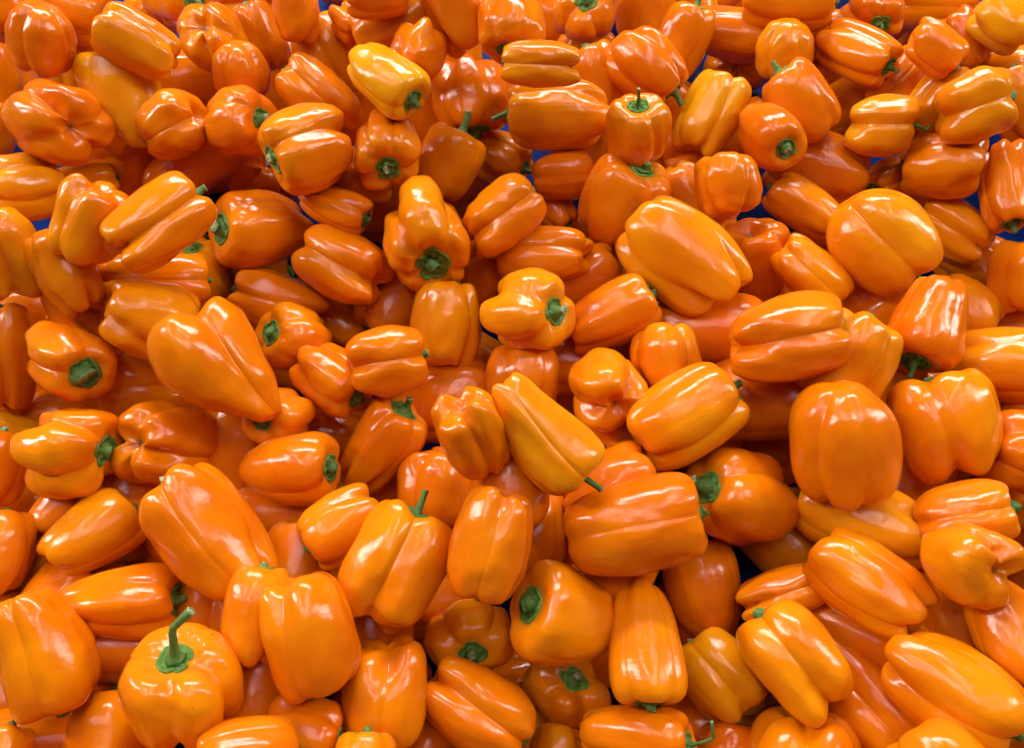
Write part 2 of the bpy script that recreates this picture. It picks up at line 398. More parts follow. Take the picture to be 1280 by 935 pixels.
# ------------------------------------------------------------ every pepper of the heap:
# x, y, z of its middle, height of its lowest point, quaternion, length, width, lobes, groove depth,
# taper, roll, seed, bend, hue, stem length, extras, label
PEPPERS = [
    (-0.3845,0.48,0.2175, 0.1878, (0.3008, 0.7806, -0.548, 0.0033), 0.0559,0.0528, 5,0.45,-0.1,36.0,100,0.17, -0.1,0, {'dome': 1},
     "ridged upright pepper with brownish tip up, at twelve o'clock from the big knobbly four-lobed pepper"),
    (-0.3123,0.4831,0.2085, 0.1797, (0.8052, 0.0568, -0.4785, -0.3457), 0.0658,0.0470, 4,0.35,0.1,45.0,101,0.12, 0.35,0, {},
     'long smooth yellowish-orange pepper slanting down with a brown blossom end'),
    (-0.3707,0.4129,0.1944, 0.1561, (-0.4501, -0.0222, 0.8437, 0.2916), 0.0675,0.0711, 4,0.85,0,40,102,-0.06, -0.2,0, {'knob': 1},
     'knobbly four-lobed orange pepper seen from its blossom end'),
    (-0.3424,0.4632,0.1639, 0.1196, (0.7859, -0.3039, -0.297, -0.4493), 0.0864,0.0732, 4,0.45,0,45.0,103,0.22, 0.45,0, {},
     "yellowish ridged pepper partly covered, at two o'clock from the big knobbly four-lobed pepper"),
    (-0.3675,0.4538,0.1016, 0.0589, (-0.4059, 0.745, -0.079, 0.5234), 0.1082,0.0834, 4,0.4,0,0,104,-0.23, -0.3,0, {'lo': 1},
     "shaded boxy orange pepper, at four o'clock from the big knobbly four-lobed pepper"),
    (-0.2887,0.4308,0.1693, 0.1423, (0.571, 0.4169, -0.6884, -0.1618), 0.0578,0.0578, 3,0.85,-0.15,0,105,0.21, -0.1,0, {},
     "heart-shaped orange pepper, at five o'clock from the long yellowish pepper near the top edge"),
    (-0.3991,0.5352,0.142, 0.0984, (0.7534, -0.4022, -0.1616, -0.4945), 0.0891,0.0724, 4,0.3,0,45.0,106,0.13, 0.3,0, {'lo': 1},
     "half-hidden yellowish pepper, at nine o'clock from the long yellowish pepper near the top edge"),
    (-0.3853,0.5316,0.1976, 0.1672, (-0.1056, 0.7554, -0.3256, 0.5587), 0.0673,0.0580, 4,0.5,0,45.0,107,0.14, -0.2,0.2, {},
     "orange pepper cut by the top edge, at eleven o'clock from the large creased two-lobed pepper"),
    (-0.4233,0.5089,0.2223, 0.1980, (0.2927, 0.7368, -0.3459, 0.5018), 0.0496,0.0476, 4,0.4,0,45.0,108,-0.21, 0.1,0.2, {},
     "pepper cut by the corner, at eleven o'clock from the big knobbly four-lobed pepper"),
    (-0.5429,0.5784,0.0668, 0.0223, (0.8016, -0.3534, -0.1946, -0.4412), 0.0910,0.0682, 4,0.4,0,45.0,109,-0.21, 0.1,0, {},
     'pepper cut by the side edge, upper one'),
    (-0.5265,0.5052,0.0723, 0.0428, (0.7571, -0.4475, -0.1674, -0.4455), 0.0606,0.0501, 4,0.5,0,0,110,0.18, -0.1,0, {},
     'orange pepper cut by the side edge, creased'),
    (-0.271,0.5359,0.1611, 0.1315, (-0.146, 0.9047, -0.4001, 0.0083), 0.0594,0.0625, 4,0.85,0,45,111,0.01, 0.05,0, {'knob': 1},
     "lumpy orange pepper, at three o'clock from the long yellowish pepper near the top edge"),
    (-0.3561,0.6667,0.0806, 0.0473, (-0.1732, 0.3973, -0.3601, 0.8261), 0.0706,0.0619, 4,0.6,0,45.0,112,0.24, 0,0.15, {},
     "orange pepper, at two o'clock from the long yellowish pepper near the top edge"),
    (-0.2407,0.4939,0.1658, 0.1372, (0.2347, 0.7749, -0.5706, 0.1375), 0.0495,0.0495, 4,0.55,0.15,45.0,113,-0.23, -0.1,0, {'dome': 1},
     "upright ridged pepper with pleated sides, at ten o'clock from the reddish curved pepper"),
    (-0.2335,0.4349,0.1658, 0.1343, (-0.2718, 0.5152, -0.2487, 0.7738), 0.0555,0.0653, 4,0.5,0.1,45.0,114,-0.14, -0.3,0.12, {},
     "rounded orange pepper, at ten o'clock from the boxy pepper with a ragged calyx"),
    (-0.3254,0.5545,0.0851, 0.0488, (-0.2964, 0.7714, -0.202, 0.5257), 0.0966,0.0676, 4,0.3,0,45.0,115,-0.12, -0.1,0, {'lo': 1},
     "dim pepper low in a gap, at nine o'clock from the reddish curved pepper"),
    (-0.2883,0.4362,0.1153, 0.0855, (0.5018, -0.6572, -0.0063, -0.5623), 0.1171,0.0634, 3,0.3,0.2,60.0,116,0.03, -0.2,0, {'lo': 1},
     "long smooth pepper lying low in shade, at one o'clock from the large creased two-lobed pepper"),
    (-0.2429,0.4522,0.0657, 0.0259, (0.0561, 0.7558, -0.6407, -0.123), 0.0786,0.0702, 4,0.85,0,45.0,117,0.24, -0.3,0, {'knob': 1, 'lo': 1},
     "small knobbly shaded pepper, at eight o'clock from the boxy pepper with a ragged calyx"),
    (-0.3993,0.3631,0.1777, 0.1449, (0.9045, 0.3178, -0.2785, -0.057), 0.0637,0.0507, 4,0.5,0,45.0,118,-0.11, 0.3,0.15, {},
     "yellowish pepper, at seven o'clock from the big knobbly four-lobed pepper"),
    (-0.3858,0.3918,0.134, 0.1092, (-0.3626, 0.7829, -0.0865, 0.4981), 0.0787,0.0457, 4,0.4,0.1,0,119,-0.01, 0.2,0, {},
     "narrow yellowish pepper mostly covered, at eleven o'clock from the plump pepper with the dark scar"),
    (-0.3151,0.3083,0.2109, 0.1839, (0.5031, 0.6673, -0.5428, 0.0833), 0.0638,0.0510, 4,0.5,-0.1,45.0,120,0.11, 0.2,0, {},
     'plump yellowish-orange pepper with small dark scar low down'),
    (-0.2644,0.309,0.2103, 0.1819, (-0.4852, 0.7283, 0.0742, 0.4781), 0.0813,0.0560, 4,0.75,0,0,121,0.15, 0.3,0.14, {},
     "large two-lobed pepper, at three o'clock from the plump pepper with the dark scar"),
    (-0.2234,0.3632,0.1146, 0.0782, (0.8849, 0.2402, -0.3801, -0.1219), 0.0827,0.0827, 4,0.45,0.35,45.0,122,0.07, -0.15,0.1, {},
     "tapering orange pepper with broken stem turned to nine o'clock"),
    (-0.3435,0.2865,0.1784, 0.1482, (0.7822, -0.327, -0.3996, -0.3486), 0.0729,0.0502, 4,0.7,0.1,25,123,-0.07, 0.35,0, {},
     "yellowish pepper slanting down, at seven o'clock from the plump pepper with the dark scar"),
    (-0.404,0.3042,0.1744, 0.1386, (0.7991, -0.3721, -0.2707, -0.387), 0.0732,0.0568, 4,0.6,0.1,0,124,0.08, 0.2,0, {},
     "two-lobed yellowish pepper at the side edge, at nine o'clock from the large creased two-lobed pepper"),
    (-0.4271,0.2945,0.0738, 0.0371, (-0.1904, 0.8523, -0.1062, 0.4755), 0.0911,0.0642, 4,0.4,0,45.0,125,-0.23, -0.2,0, {'lo': 1},
     "dim pepper deep in a gap, at eight o'clock from the large creased two-lobed pepper"),
    (-0.2807,0.2534,0.1631, 0.1247, (-0.039, 0.8766, -0.2123, 0.4301), 0.0668,0.0668, 4,0.55,0.1,45.0,126,-0.03, 0.25,0, {},
     "boxy yellowish pepper, at ten o'clock from the very large heart-shaped pepper"),
    (-0.292,0.296,0.1444, 0.1168, (-0.2043, 0.8177, -0.1304, 0.5221), 0.0885,0.0442, 3,0.4,0,0,127,-0.01, 0.15,0, {},
     "narrow pepper squeezed beneath others, at six o'clock from the large creased two-lobed pepper"),
    (-0.2814,0.3257,0.0964, 0.0609, (0.8065, -0.2326, -0.1214, -0.5298), 0.0681,0.0595, 4,0.5,0,45.0,128,0.06, -0.1,0.12, {'lo': 1},
     "small shaded pepper with green calyx, at five o'clock from the large creased two-lobed pepper"),
    (-0.2674,0.3506,0.0388, -0.0008, (-0.2657, 0.7731, -0.0898, 0.5689), 0.1084,0.0734, 4,0.5,0,0,129,0.01, -0.4,0, {'lo': 1},
     "dark reddish pepper low in a gap, at twelve o'clock from the very large heart-shaped pepper"),
    (-0.2135,0.2045,0.1719, 0.1405, (0.7439, -0.2378, -0.5435, -0.3076), 0.1062,0.0900, 3,0.95,0.6,25,130,-0.02, -0.05,0, {'dome': 1, 'by': 0.3},
     'very large heart-shaped pepper narrowing to a blunt point'),
    (-0.3418,0.2197,0.1544, 0.1204, (0.331, 0.5129, -0.1429, 0.7791), 0.0666,0.0625, 4,0.85,0,45.0,131,0.03, 0,0.1, {'pale': 1},
     "four-lobed pepper, at twelve o'clock from the bright bumpy pepper with a sunken calyx"),
    (-0.4141,0.234,0.1294, 0.0920, (0.7413, -0.4787, -0.2688, -0.386), 0.0922,0.0506, 4,0.7,0.1,0,132,-0.06, 0,0, {},
     'long lobed pepper cut by the side edge'),
    (-0.36,0.2788,0.0957, 0.0637, (-0.3951, 0.7628, 0.0234, 0.5114), 0.0784,0.0618, 4,0.4,0,45.0,133,-0.25, -0.3,0, {'lo': 1},
     "dark pepper deep between others, at one o'clock from the pepper with the pale cut stem"),
    (-0.3095,0.2203,0.097, 0.0611, (0.8339, 0.1475, -0.5237, -0.0927), 0.0770,0.0580, 4,0.5,0,0,134,0.03, 0.05,0.32, {'sk': (0.35, 0.2)},
     "orange pepper, at eleven o'clock from the wide folded pepper with a dark dimple"),
    (-0.4272,0.2226,0.0549, 0.0214, (-0.1447, 0.8628, -0.0801, 0.4778), 0.0720,0.0539, 4,0.4,0,45.0,135,-0.01, -0.2,0, {'lo': 1},
     "dim pepper sliver in shade, at seven o'clock from the pepper with the pale cut stem"),
    (-0.3854,0.2081,0.0602, 0.0256, (-0.2094, 0.8395, -0.0351, 0.5002), 0.0934,0.0512, 4,0.4,0,45.0,136,-0.24, 0.1,0, {'lo': 1},
     "narrow strip of pepper mostly hidden, at eight o'clock from the very large heart-shaped pepper"),
    (-0.3224,0.1496,0.1594, 0.1216, (-0.0221, 0.6699, -0.1143, 0.7333), 0.0603,0.0710, 4,0.9,0.0,45.0,137,-0.18, 0.3,0.08, {},
     'bright bumpy pepper with calyx sunk in its shoulder'),
    (-0.264,0.1607,0.1303, 0.0892, (-0.1086, 0.9716, -0.0634, 0.2006), 0.0806,0.0636, 4,0.7,0.0,20,777,0.10, -0.05,0, {'knob': 0},
     "wide folded pepper with a dark dimple, at seven o'clock from the very large heart-shaped pepper"),
    (-0.2058,0.0838,0.1797, 0.1465, (0.7383, -0.3054, -0.5439, -0.2568), 0.0979,0.0700, 4,0.6,0.12,55,139,0.25, 0.1,0, {},
     'very large orange pepper with two long lobes slanting down'),
    (-0.3029,0.0892,0.1424, 0.1133, (-0.3556, 0.7954, 0.152, 0.4667), 0.0664,0.0531, 4,0.3,0.3,45.0,140,-0.07, 0,0, {},
     "smooth orange pepper narrowing to one end, at eleven o'clock from the finger-lobed pepper"),
    (-0.3977,0.1428,0.1302, 0.1025, (0.6464, -0.6021, -0.255, -0.3932), 0.0602,0.0516, 4,0.3,0,45.0,141,0.13, -0.1,0, {},
     'smooth pepper cut by the side edge'),
    (-0.4112,0.1743,0.0985, 0.0728, (0.8991, 0.0144, -0.4187, -0.127), 0.0479,0.0381, 4,0.4,0,45.0,142,0.20, 0.7,0.4, {},
     "small yellow pepper, at nine o'clock from the bright bumpy pepper with a sunken calyx"),
    (-0.4081,0.1212,0.059, 0.0204, (-0.2316, 0.8435, 0.0392, 0.483), 0.0821,0.0652, 4,0.4,0,45.0,143,-0.24, -0.3,0, {'lo': 1},
     "dark pepper down in a gap, at ten o'clock from the finger-lobed pepper"),
    (-0.3655,0.0769,0.1484, 0.1241, (0.6738, -0.566, -0.3181, -0.3528), 0.0594,0.0491, 4,0.3,0,45.0,144,-0.07, -0.15,0, {},
     'smooth orange pepper cut by the side edge'),
    (-0.3616,0.0801,0.0985, 0.0689, (-0.4836, 0.7226, 0.2181, 0.4432), 0.0705,0.0583, 4,0.4,0,45.0,145,0.13, -0.1,0, {'lo': 1},
     "mostly hidden orange pepper, at six o'clock from the bright bumpy pepper with a sunken calyx"),
    (-0.3412,0.1085,0.1325, 0.1154, (0.5032, -0.7078, -0.2063, -0.4508), 0.0382,0.0333, 3,0.5,0,60.0,146,0.01, 0.1,0, {},
     "small rounded pepper lobe showing, at six o'clock from the pepper with the pale cut stem"),
    (-0.306,0.1409,0.0985, 0.0685, (0.6658, -0.5279, -0.3276, -0.4132), 0.0816,0.0570, 4,0.4,0,45.0,147,-0.04, -0.3,0, {'lo': 1},
     "dim smooth pepper, at eight o'clock from the wide folded pepper with a dark dimple"),
    (-0.2258,0.1611,0.092, 0.0548, (0.6258, -0.5266, -0.3307, -0.4709), 0.1025,0.0670, 4,0.3,0,45.0,148,0.21, -0.3,0, {'lo': 1},
     "long dim pepper standing in shade, at nine o'clock from the cone-shaped pepper"),
    (-0.1837,0.1815,0.1303, 0.1056, (0.9584, 0.1911, -0.2073, 0.0453), 0.0429,0.0505, 4,0.35,0.1,45.0,149,0.10, 0,0.08, {},
     "round pepper with calyx tucked under a bigger one, at twelve o'clock from the cone-shaped pepper"),
    (-0.1844,0.2575,0.1145, 0.0826, (0.9304, 0.118, -0.3014, -0.1719), 0.0507,0.0597, 4,0.5,0.1,45.0,150,-0.21, -0.15,0.08, {},
     "orange pepper, at two o'clock from the very large heart-shaped pepper"),
    (-0.209,0.3014,0.0924, 0.0532, (0.8033, 0.0448, -0.546, -0.2339), 0.0826,0.0590, 4,0.5,0,0,151,-0.06, 0.0,0, {'lo': 1},
     "covered pepper, at six o'clock from the tapering pepper with a broken stem"),
    (-0.1756,0.3136,0.0368, 0.0006, (0.6763, -0.1569, -0.6488, -0.3117), 0.0966,0.0764, 4,0.9,0,45.0,152,0.17, -0.3,0, {'lo': 1},
     "knobbly pepper in deep shade, at seven o'clock from the reddish split-lobed pepper"),
    (-0.1454,0.3212,0.1211, 0.0867, (0.6242, -0.0811, -0.7177, -0.2979), 0.0795,0.0636, 4,0.9,0.0,0,153,0.06, -0.3,0, {},
     "reddish-orange pepper with deeply split lobes, at eight o'clock from the pepper with a tongue-like lobe"),
    (-0.1515,0.3678,0.1408, 0.1237, (-0.0256, 0.6696, -0.2988, 0.6794), 0.0671,0.0383, 4,0.4,0.4,45.0,154,-0.06, 0.1,0.06, {},
     "small tapered pepper with calyx low down, at twelve o'clock from the reddish split-lobed pepper"),
    (-0.1162,0.4237,0.0747, 0.0438, (-0.2227, 0.7255, -0.1911, 0.6225), 0.0777,0.0623, 4,0.4,0,45.0,155,0.09, -0.2,0, {'lo': 1},
     "dim pepper behind, at six o'clock from the small pepper with a round calyx"),
    (-0.0711,0.3341,0.1422, 0.0969, (0.4995, 0.4756, -0.3853, 0.613), 0.0702,0.0826, 5,0.85,0.0,36.0,156,-0.10, 0.25,0.06, {'big': 0.22},
     'lobed pepper with one tongue-like lobe rising over its calyx'),
    (-0.0095,0.3565,0.1462, 0.1185, (-0.4026, 0.6222, 0.0435, 0.67), 0.0749,0.0576, 4,0.75,0.05,0,157,0.22, 0.05,0, {},
     "orange pepper, at two o'clock from the pepper with a tongue-like lobe"),
    (-0.0542,0.2711,0.1089, 0.0750, (0.6063, -0.417, -0.387, -0.5557), 0.0795,0.0621, 4,0.55,-0.05,45.0,158,0.19, 0.2,0, {},
     "upright blocky pepper with three long ridges, at two o'clock from the crumpled boxy pepper"),
    (-0.1088,0.3126,0.0665, 0.0310, (0.6061, 0.5005, -0.5724, 0.2334), 0.0762,0.0714, 4,0.5,0,45.0,159,0.12, -0.1,0.42, {'sk': (-0.2, 0.5), 'thin': 1, 'lo': 1},
     "shaded pepper with thin curved stem, at twelve o'clock from the crumpled boxy pepper"),
    (-0.096,0.2197,0.155, 0.1290, (-0.2243, 0.7508, -0.0484, 0.6193), 0.0632,0.0578, 4,0.85,0.05,0,160,-0.11, -0.2,0.1, {},
     "crumpled boxy orange pepper, at eight o'clock from the upright blocky ridged pepper"),
    (-0.1439,0.215,0.1293, 0.1029, (0.1883, 0.6212, -0.2663, 0.7126), 0.0647,0.0518, 4,0.75,0.1,45.0,161,-0.05, -0.1,0.08, {},
     "lobed pepper with dark calyx under its neighbour, at eight o'clock from the crumpled boxy pepper"),
    (-0.0348,0.3409,0.0603, 0.0214, (-0.3479, 0.5036, -0.0494, 0.7893), 0.0840,0.0731, 4,0.5,0,45.0,162,-0.12, -0.2,0.1, {'lo': 1},
     "shaded pepper with dark calyx, at one o'clock from the upright blocky ridged pepper"),
    (0.0245,0.3332,0.1206, 0.0940, (0.6204, 0.1657, -0.7406, -0.1978), 0.0846,0.0483, 4,0.55,0.1,20,163,-0.24, -0.15,0, {},
     "long flattish pepper lying sideways, at eight o'clock from the tall pepper with a crown-like calyx"),
    (0.0158,0.2662,0.146, 0.1041, (-0.0913, 0.4007, -0.2025, 0.8889), 0.0619,0.0719, 4,0.8,0.0,45.0,164,-0.02, 0.65,0.16, {},
     "bright yellow-orange pepper with fresh green calyx, at three o'clock from the upright blocky ridged pepper"),
    (0.0839,0.274,0.1237, 0.0947, (-0.2876, 0.5934, 0.0057, 0.7518), 0.0787,0.0583, 4,0.18,0.25,45.0,165,0.20, -0.1,0, {},
     "smooth barrel-shaped pepper with soft shine, at twelve o'clock from the three-knobbed pepper"),
    (0.1422,0.3225,0.139, 0.1021, (0.5898, -0.0801, -0.6695, -0.4443), 0.1097,0.0757, 4,0.6,0.05,65,166,0.16, 0.5,0.0, {},
     'very large bright pepper slanting down with wavy shine'),
    (0.1,0.391,0.1169, 0.0750, (0.5126, -0.2913, -0.0875, -0.803), 0.0776,0.0776, 4,0.4,0.1,45.0,167,0.23, -0.15,0.1, {},
     'tall orange pepper with crown-like green calyx on top'),
    (0.1701,0.4012,0.095, 0.0669, (0.0996, 0.6132, -0.5322, 0.5752), 0.0835,0.0537, 4,0.45,0.1,45.0,168,0.09, 0,0.08, {},
     "narrow pepper slanting behind a larger one, at six o'clock from the pleated golden pepper"),
    (0.2241,0.3544,0.0758, 0.0325, (0.0004, -0.6669, 0.705, -0.2415), 0.0766,0.0659, 4,0.7,0,45.0,169,0.08, -0.25,0, {},
     "shaded three-lobed pepper with small dimple, at three o'clock from the very large bright slanting pepper"),
    (0.2632,0.3201,0.1111, 0.0822, (0.0521, 0.6008, -0.5073, 0.6156), 0.0712,0.0509, 4,0.4,0.1,0,170,0.01, -0.05,0, {},
     "smooth orange pepper, at one o'clock from the wide pepper with two folds"),
    (0.3177,0.3407,0.134, 0.0943, (0.01, 0.6028, -0.5407, 0.5866), 0.0904,0.0786, 4,0.7,0.05,0,171,-0.05, 0.2,0, {'dome': 1},
     "very large pumpkin-like pepper, at eleven o'clock from the teardrop pepper with a pointed stem"),
    (0.4245,0.3907,0.068, 0.0366, (-0.4763, 0.0309, 0.7394, 0.4748), 0.0785,0.0593, 4,0.7,0.1,0,172,0.20, 0.35,0, {},
     "yellowish pepper with finger-like lobes, at three o'clock from the very large folded pepper"),
    (0.4517,0.4065,0.1125, 0.0888, (-0.3173, -0.333, 0.6631, -0.5905), 0.0834,0.0485, 4,0.65,0.1,45.0,173,0.20, -0.3,0.12, {},
     "reddish pepper, at five o'clock from the bulky golden pepper"),
    (0.4655,0.3687,0.0331, -0.0000, (0.0419, 0.4212, -0.427, 0.7991), 0.0906,0.0664, 4,0.7,0,45.0,174,0.25, -0.1,0.1, {},
     "bent shaded pepper, at one o'clock from the teardrop pepper with a pointed stem"),
    (0.4664,0.3278,0.0924, 0.0608, (-0.4029, 0.2404, 0.4525, 0.7583), 0.0706,0.0591, 4,0.4,0,45.0,175,0.12, 0,0, {},
     "pepper cut by the side edge, wrinkled, at four o'clock from the very large folded pepper"),
    (0.3299,0.2529,0.1532, 0.1205, (-0.4783, -0.3073, 0.6909, -0.4466), 0.0762,0.0635, 4,0.25,0.3,45.0,176,0.24, -0.2,0.2, {},
     "teardrop-shaped orange pepper with pointed green stem, at five o'clock from the very large folded pepper"),
    (0.4197,0.3091,0.0601, 0.0321, (0.0613, 0.4919, -0.4716, 0.7293), 0.0680,0.0536, 3,0.4,0,60.0,177,-0.02, -0.1,0, {},
     "small pepper end behind a bigger one, at one o'clock from the smooth oval pepper"),
    (0.3929,0.2233,0.1387, 0.0989, (-0.0897, 0.4683, -0.1654, 0.8633), 0.0839,0.0636, 4,0.3,0.1,45.0,178,-0.22, 0,0, {},
     "broad smooth pepper at the side edge, at two o'clock from the smooth oval pepper"),
    (0.4746,0.3064,0.0412, 0.0105, (-0.1028, 0.4648, -0.1899, 0.8587), 0.0731,0.0460, 4,0.4,0,0,179,0.22, -0.1,0, {},
     "narrow pepper strip at the side edge, at six o'clock from the bulky golden pepper"),
    (0.2073,0.2294,0.1765, 0.1438, (-0.164, 0.6075, -0.1004, 0.7707), 0.0880,0.0695, 4,0.75,0.05,0,180,-0.05, 0,0, {},
     "wide pepper with two deep horizontal folds, at eleven o'clock from the smooth oval pepper"),
    (0.2577,0.2171,0.1559, 0.1130, (-0.3753, 0.3972, 0.3086, 0.7785), 0.0829,0.0701, 4,0.6,0,45.0,181,0.02, 0.2,0, {},
     "yellowish ridged pepper leaning behind, at four o'clock from the wide pepper with two folds"),
    (0.3279,0.3063,0.076, 0.0372, (-0.2519, 0.4724, 0.0284, 0.8441), 0.1000,0.0605, 4,0.5,0,0,182,0.10, -0.25,0, {'lo': 1},
     "dim pepper wedged beneath, at ten o'clock from the teardrop pepper with a pointed stem"),
    (0.1684,0.2733,0.0908, 0.0522, (-0.1286, 0.601, -0.1651, 0.7714), 0.1093,0.0733, 4,0.25,0,45.0,183,0.13, -0.35,0, {'lo': 1},
     "dark smooth pepper in shade, at five o'clock from the very large bright slanting pepper"),
    (0.1248,0.2331,0.1264, 0.0933, (0.5326, -0.3325, -0.5101, -0.5879), 0.0591,0.0591, 4,0.7,-0.05,45.0,184,0.09, -0.05,0, {'dome': 0},
     "round pepper, at eleven o'clock from the large pepper with a tiny stem tip"),
    (0.0766,0.2023,0.1352, 0.1017, (-0.2842, 0.424, 0.7976, 0.3215), 0.0593,0.0624, 3,0.85,0,60.0,185,0.12, -0.05,0, {'knob': 1},
     "three-knobbed pepper with small dimple, at two o'clock from the pear-shaped yellow pepper"),
    (0.0094,0.2224,0.1101, 0.0821, (0.5475, -0.4392, -0.4445, -0.5566), 0.0595,0.0595, 5,0.5,0,36.0,186,-0.23, -0.2,0, {},
     "ridged orange pepper half covered, at eleven o'clock from the pear-shaped yellow pepper"),
    (0.0197,0.1445,0.2146, 0.1848, (0.1628, 0.6998, -0.3897, 0.5761), 0.0862,0.0594, 4,0.6,0.42,75,1201,0.15, 0.6,0.22, {'sdir': (0, 0), 'by': -0.28},
     "large pear-shaped yellow-orange pepper with green stem, at eight o'clock from the three-knobbed pepper"),
    (0.1309,0.1764,0.1523, 0.1240, (-0.2556, 0.6004, 0.1033, 0.7507), 0.0905,0.0603, 4,0.6,0.12,45.0,188,-0.23, 0.1,0.12, {},
     'large ridged pepper slanting up with tiny stem tip'),
    (0.2065,0.2053,0.1052, 0.0644, (-0.1441, 0.5321, -0.0702, 0.8314), 0.0890,0.0706, 4,0.25,0,45.0,189,0.21, -0.4,0.1, {},
     "dark smooth reddish pepper, at seven o'clock from the wide pepper with two folds"),
    (0.2377,0.1508,0.1756, 0.1314, (-0.1571, -0.5482, 0.726, -0.3843), 0.0859,0.0767, 6,0.5,0.05,30.0,190,0.08, 0.2,0, {'dome': 1},
     "smooth oval pumpkin-like pepper, at nine o'clock from the pepper with a sharp vertical crease"),
    (0.3267,0.1712,0.148, 0.1076, (-0.4287, 0.2582, 0.6009, 0.6233), 0.0806,0.0730, 4,0.55,0.05,0,191,-0.22, 0,0, {},
     "wide pepper split by one sharp vertical crease, at three o'clock from the smooth oval pepper"),
    (0.3905,0.1466,0.1422, 0.1082, (0.6424, 0.0479, -0.7321, -0.2214), 0.0676,0.0652, 4,0.7,0,45.0,192,-0.15, -0.2,0.12, {},
     'lobed pepper cut by the side edge with stem'),
    (0.3169,0.0984,0.1682, 0.1381, (-0.0885, 0.5193, -0.0006, 0.85), 0.0658,0.0486, 4,0.45,0.0,0,193,0.15, -0.25,0, {},
     "smooth pepper, at twelve o'clock from the knobbly pepper with a nose-like lobe"),
    (0.2602,0.1028,0.1309, 0.1001, (0.5411, -0.0462, -0.8106, -0.219), 0.0941,0.0583, 4,0.25,0.1,45.0,194,0.10, 0.25,0, {},
     "smooth dull yellowish pepper underneath, at twelve o'clock from the very large long slanting pepper"),
    (0.3254,0.1465,0.0831, 0.0457, (-0.3113, 0.418, 0.3379, 0.7837), 0.0908,0.0656, 4,0.4,0,45.0,195,0.17, -0.3,0, {'lo': 1},
     "dark pepper beneath others, at seven o'clock from the pepper with a sharp vertical crease"),
    (0.1717,0.1209,0.12, 0.0781, (0.8731, 0.0537, -0.4253, -0.2322), 0.0740,0.0779, 4,0.45,-0.1,45.0,196,0.01, -0.2,0.16, {'sk': (-0.4, 0.2)},
     "big rounded pepper, at five o'clock from the large pepper with a tiny stem tip"),
    (0.2203,0.0975,0.0741, 0.0434, (0.5227, -0.2501, -0.6723, -0.4608), 0.0877,0.0635, 4,0.2,0.1,45.0,197,0.17, 0.3,0, {},
     "dull yellowish pepper beneath, at four o'clock from the big round pepper with a crooked stem"),
    (0.0842,0.0887,0.1792, 0.1485, (-0.1215, 0.6572, 0.0187, 0.7436), 0.0980,0.0660, 4,0.45,0.12,0,198,-0.06, 0.0,0, {},
     'very large pepper lying level with central crease and milky shine'),
    (0.099,0.17,0.0844, 0.0431, (-0.1223, 0.9024, -0.0555, 0.4095), 0.0813,0.0681, 4,0.6,0,45.0,199,0.24, -0.35,0, {'lo': 1},
     "dark pepper with a brown blossom scar, at five o'clock from the three-knobbed pepper"),
    (0.0755,0.1252,0.1337, 0.0992, (-0.239, 0.6151, 0.1145, 0.7426), 0.0765,0.0615, 4,0.4,0,45.0,200,-0.12, -0.25,0, {'lo': 1},
     "dim pepper partly covered, at eleven o'clock from the very large level pepper"),
    (0.0434,0.1331,0.0607, 0.0317, (-0.2435, 0.6384, 0.1157, 0.721), 0.0752,0.0582, 4,0.5,0,45.0,201,0.00, -0.2,0, {'lo': 1},
     "shaded pepper sliver, at five o'clock from the pear-shaped yellow pepper"),
    (0.0483,0.0868,0.0861, 0.0477, (-0.25, 0.4336, 0.0777, 0.8622), 0.0739,0.0648, 4,0.5,0,45.0,202,-0.03, -0.35,0.1, {'lo': 1},
     "dark reddish pepper in a gap, at eight o'clock from the very large level pepper"),
    (-0.0574,0.2186,0.071, 0.0317, (-0.1855, 0.7131, -0.054, 0.6739), 0.0888,0.0789, 4,0.3,0,45.0,203,-0.01, -0.25,0, {'lo': 1},
     "dim smooth pepper with one spot of shine, at four o'clock from the crumpled boxy pepper"),
    (-0.0252,0.1427,0.2141, 0.1802, (0.1375, 0.7959, -0.5085, 0.2983), 0.0646,0.0517, 4,0.65,-0.2,0,204,0.05, 0.1,0, {'knob': 0},
     "heart-shaped pepper with three rounded knobs, at nine o'clock from the pear-shaped yellow pepper"),
    (-0.1059,0.1665,0.1092, 0.0775, (-0.4728, 0.4982, 0.1259, 0.7159), 0.0802,0.0641, 4,0.6,0.25,45.0,205,0.23, -0.1,0.16, {},
     "bent orange pepper with pointed green stem up, at six o'clock from the crumpled boxy pepper"),
    (-0.1691,0.1391,0.1368, 0.1127, (-0.0794, 0.6529, -0.091, 0.7478), 0.0764,0.0642, 4,0.45,0.45,45.0,206,-0.09, -0.15,0.06, {'dome': 1},
     "cone-shaped pepper, at eight o'clock from the bent pepper with an upright stem"),
    (-0.0555,0.1309,0.1074, 0.0722, (0.434, 0.5985, -0.5336, 0.4106), 0.0661,0.0647, 4,0.7,0,45.0,207,0.21, -0.3,0, {},
     "dull reddish pepper, at four o'clock from the bent pepper with an upright stem"),
    (-0.0011,0.1162,0.1747, 0.1465, (0.4187, 0.5707, -0.531, 0.4659), 0.0577,0.0525, 3,0.3,0,60.0,208,0.11, -0.3,0, {'lo': 1},
     "small round shaded pepper, at one o'clock from the reddish upright pepper"),
    (-0.0135,0.0722,0.2, 0.1714, (-0.4681, -0.5185, 0.6314, -0.3367), 0.0766,0.0529, 4,0.55,0.1,0,209,0.02, -0.45,0, {},
     "reddish-orange upright pepper with pleated lobes, at twelve o'clock from the star-like four-lobed pepper"),
    (0.0167,0.0958,0.1303, 0.1025, (0.532, -0.45, -0.4632, -0.5476), 0.0645,0.0495, 4,0.3,0,45.0,210,0.17, -0.4,0, {'lo': 1},
     "dark smooth pepper, at two o'clock from the reddish upright pepper"),
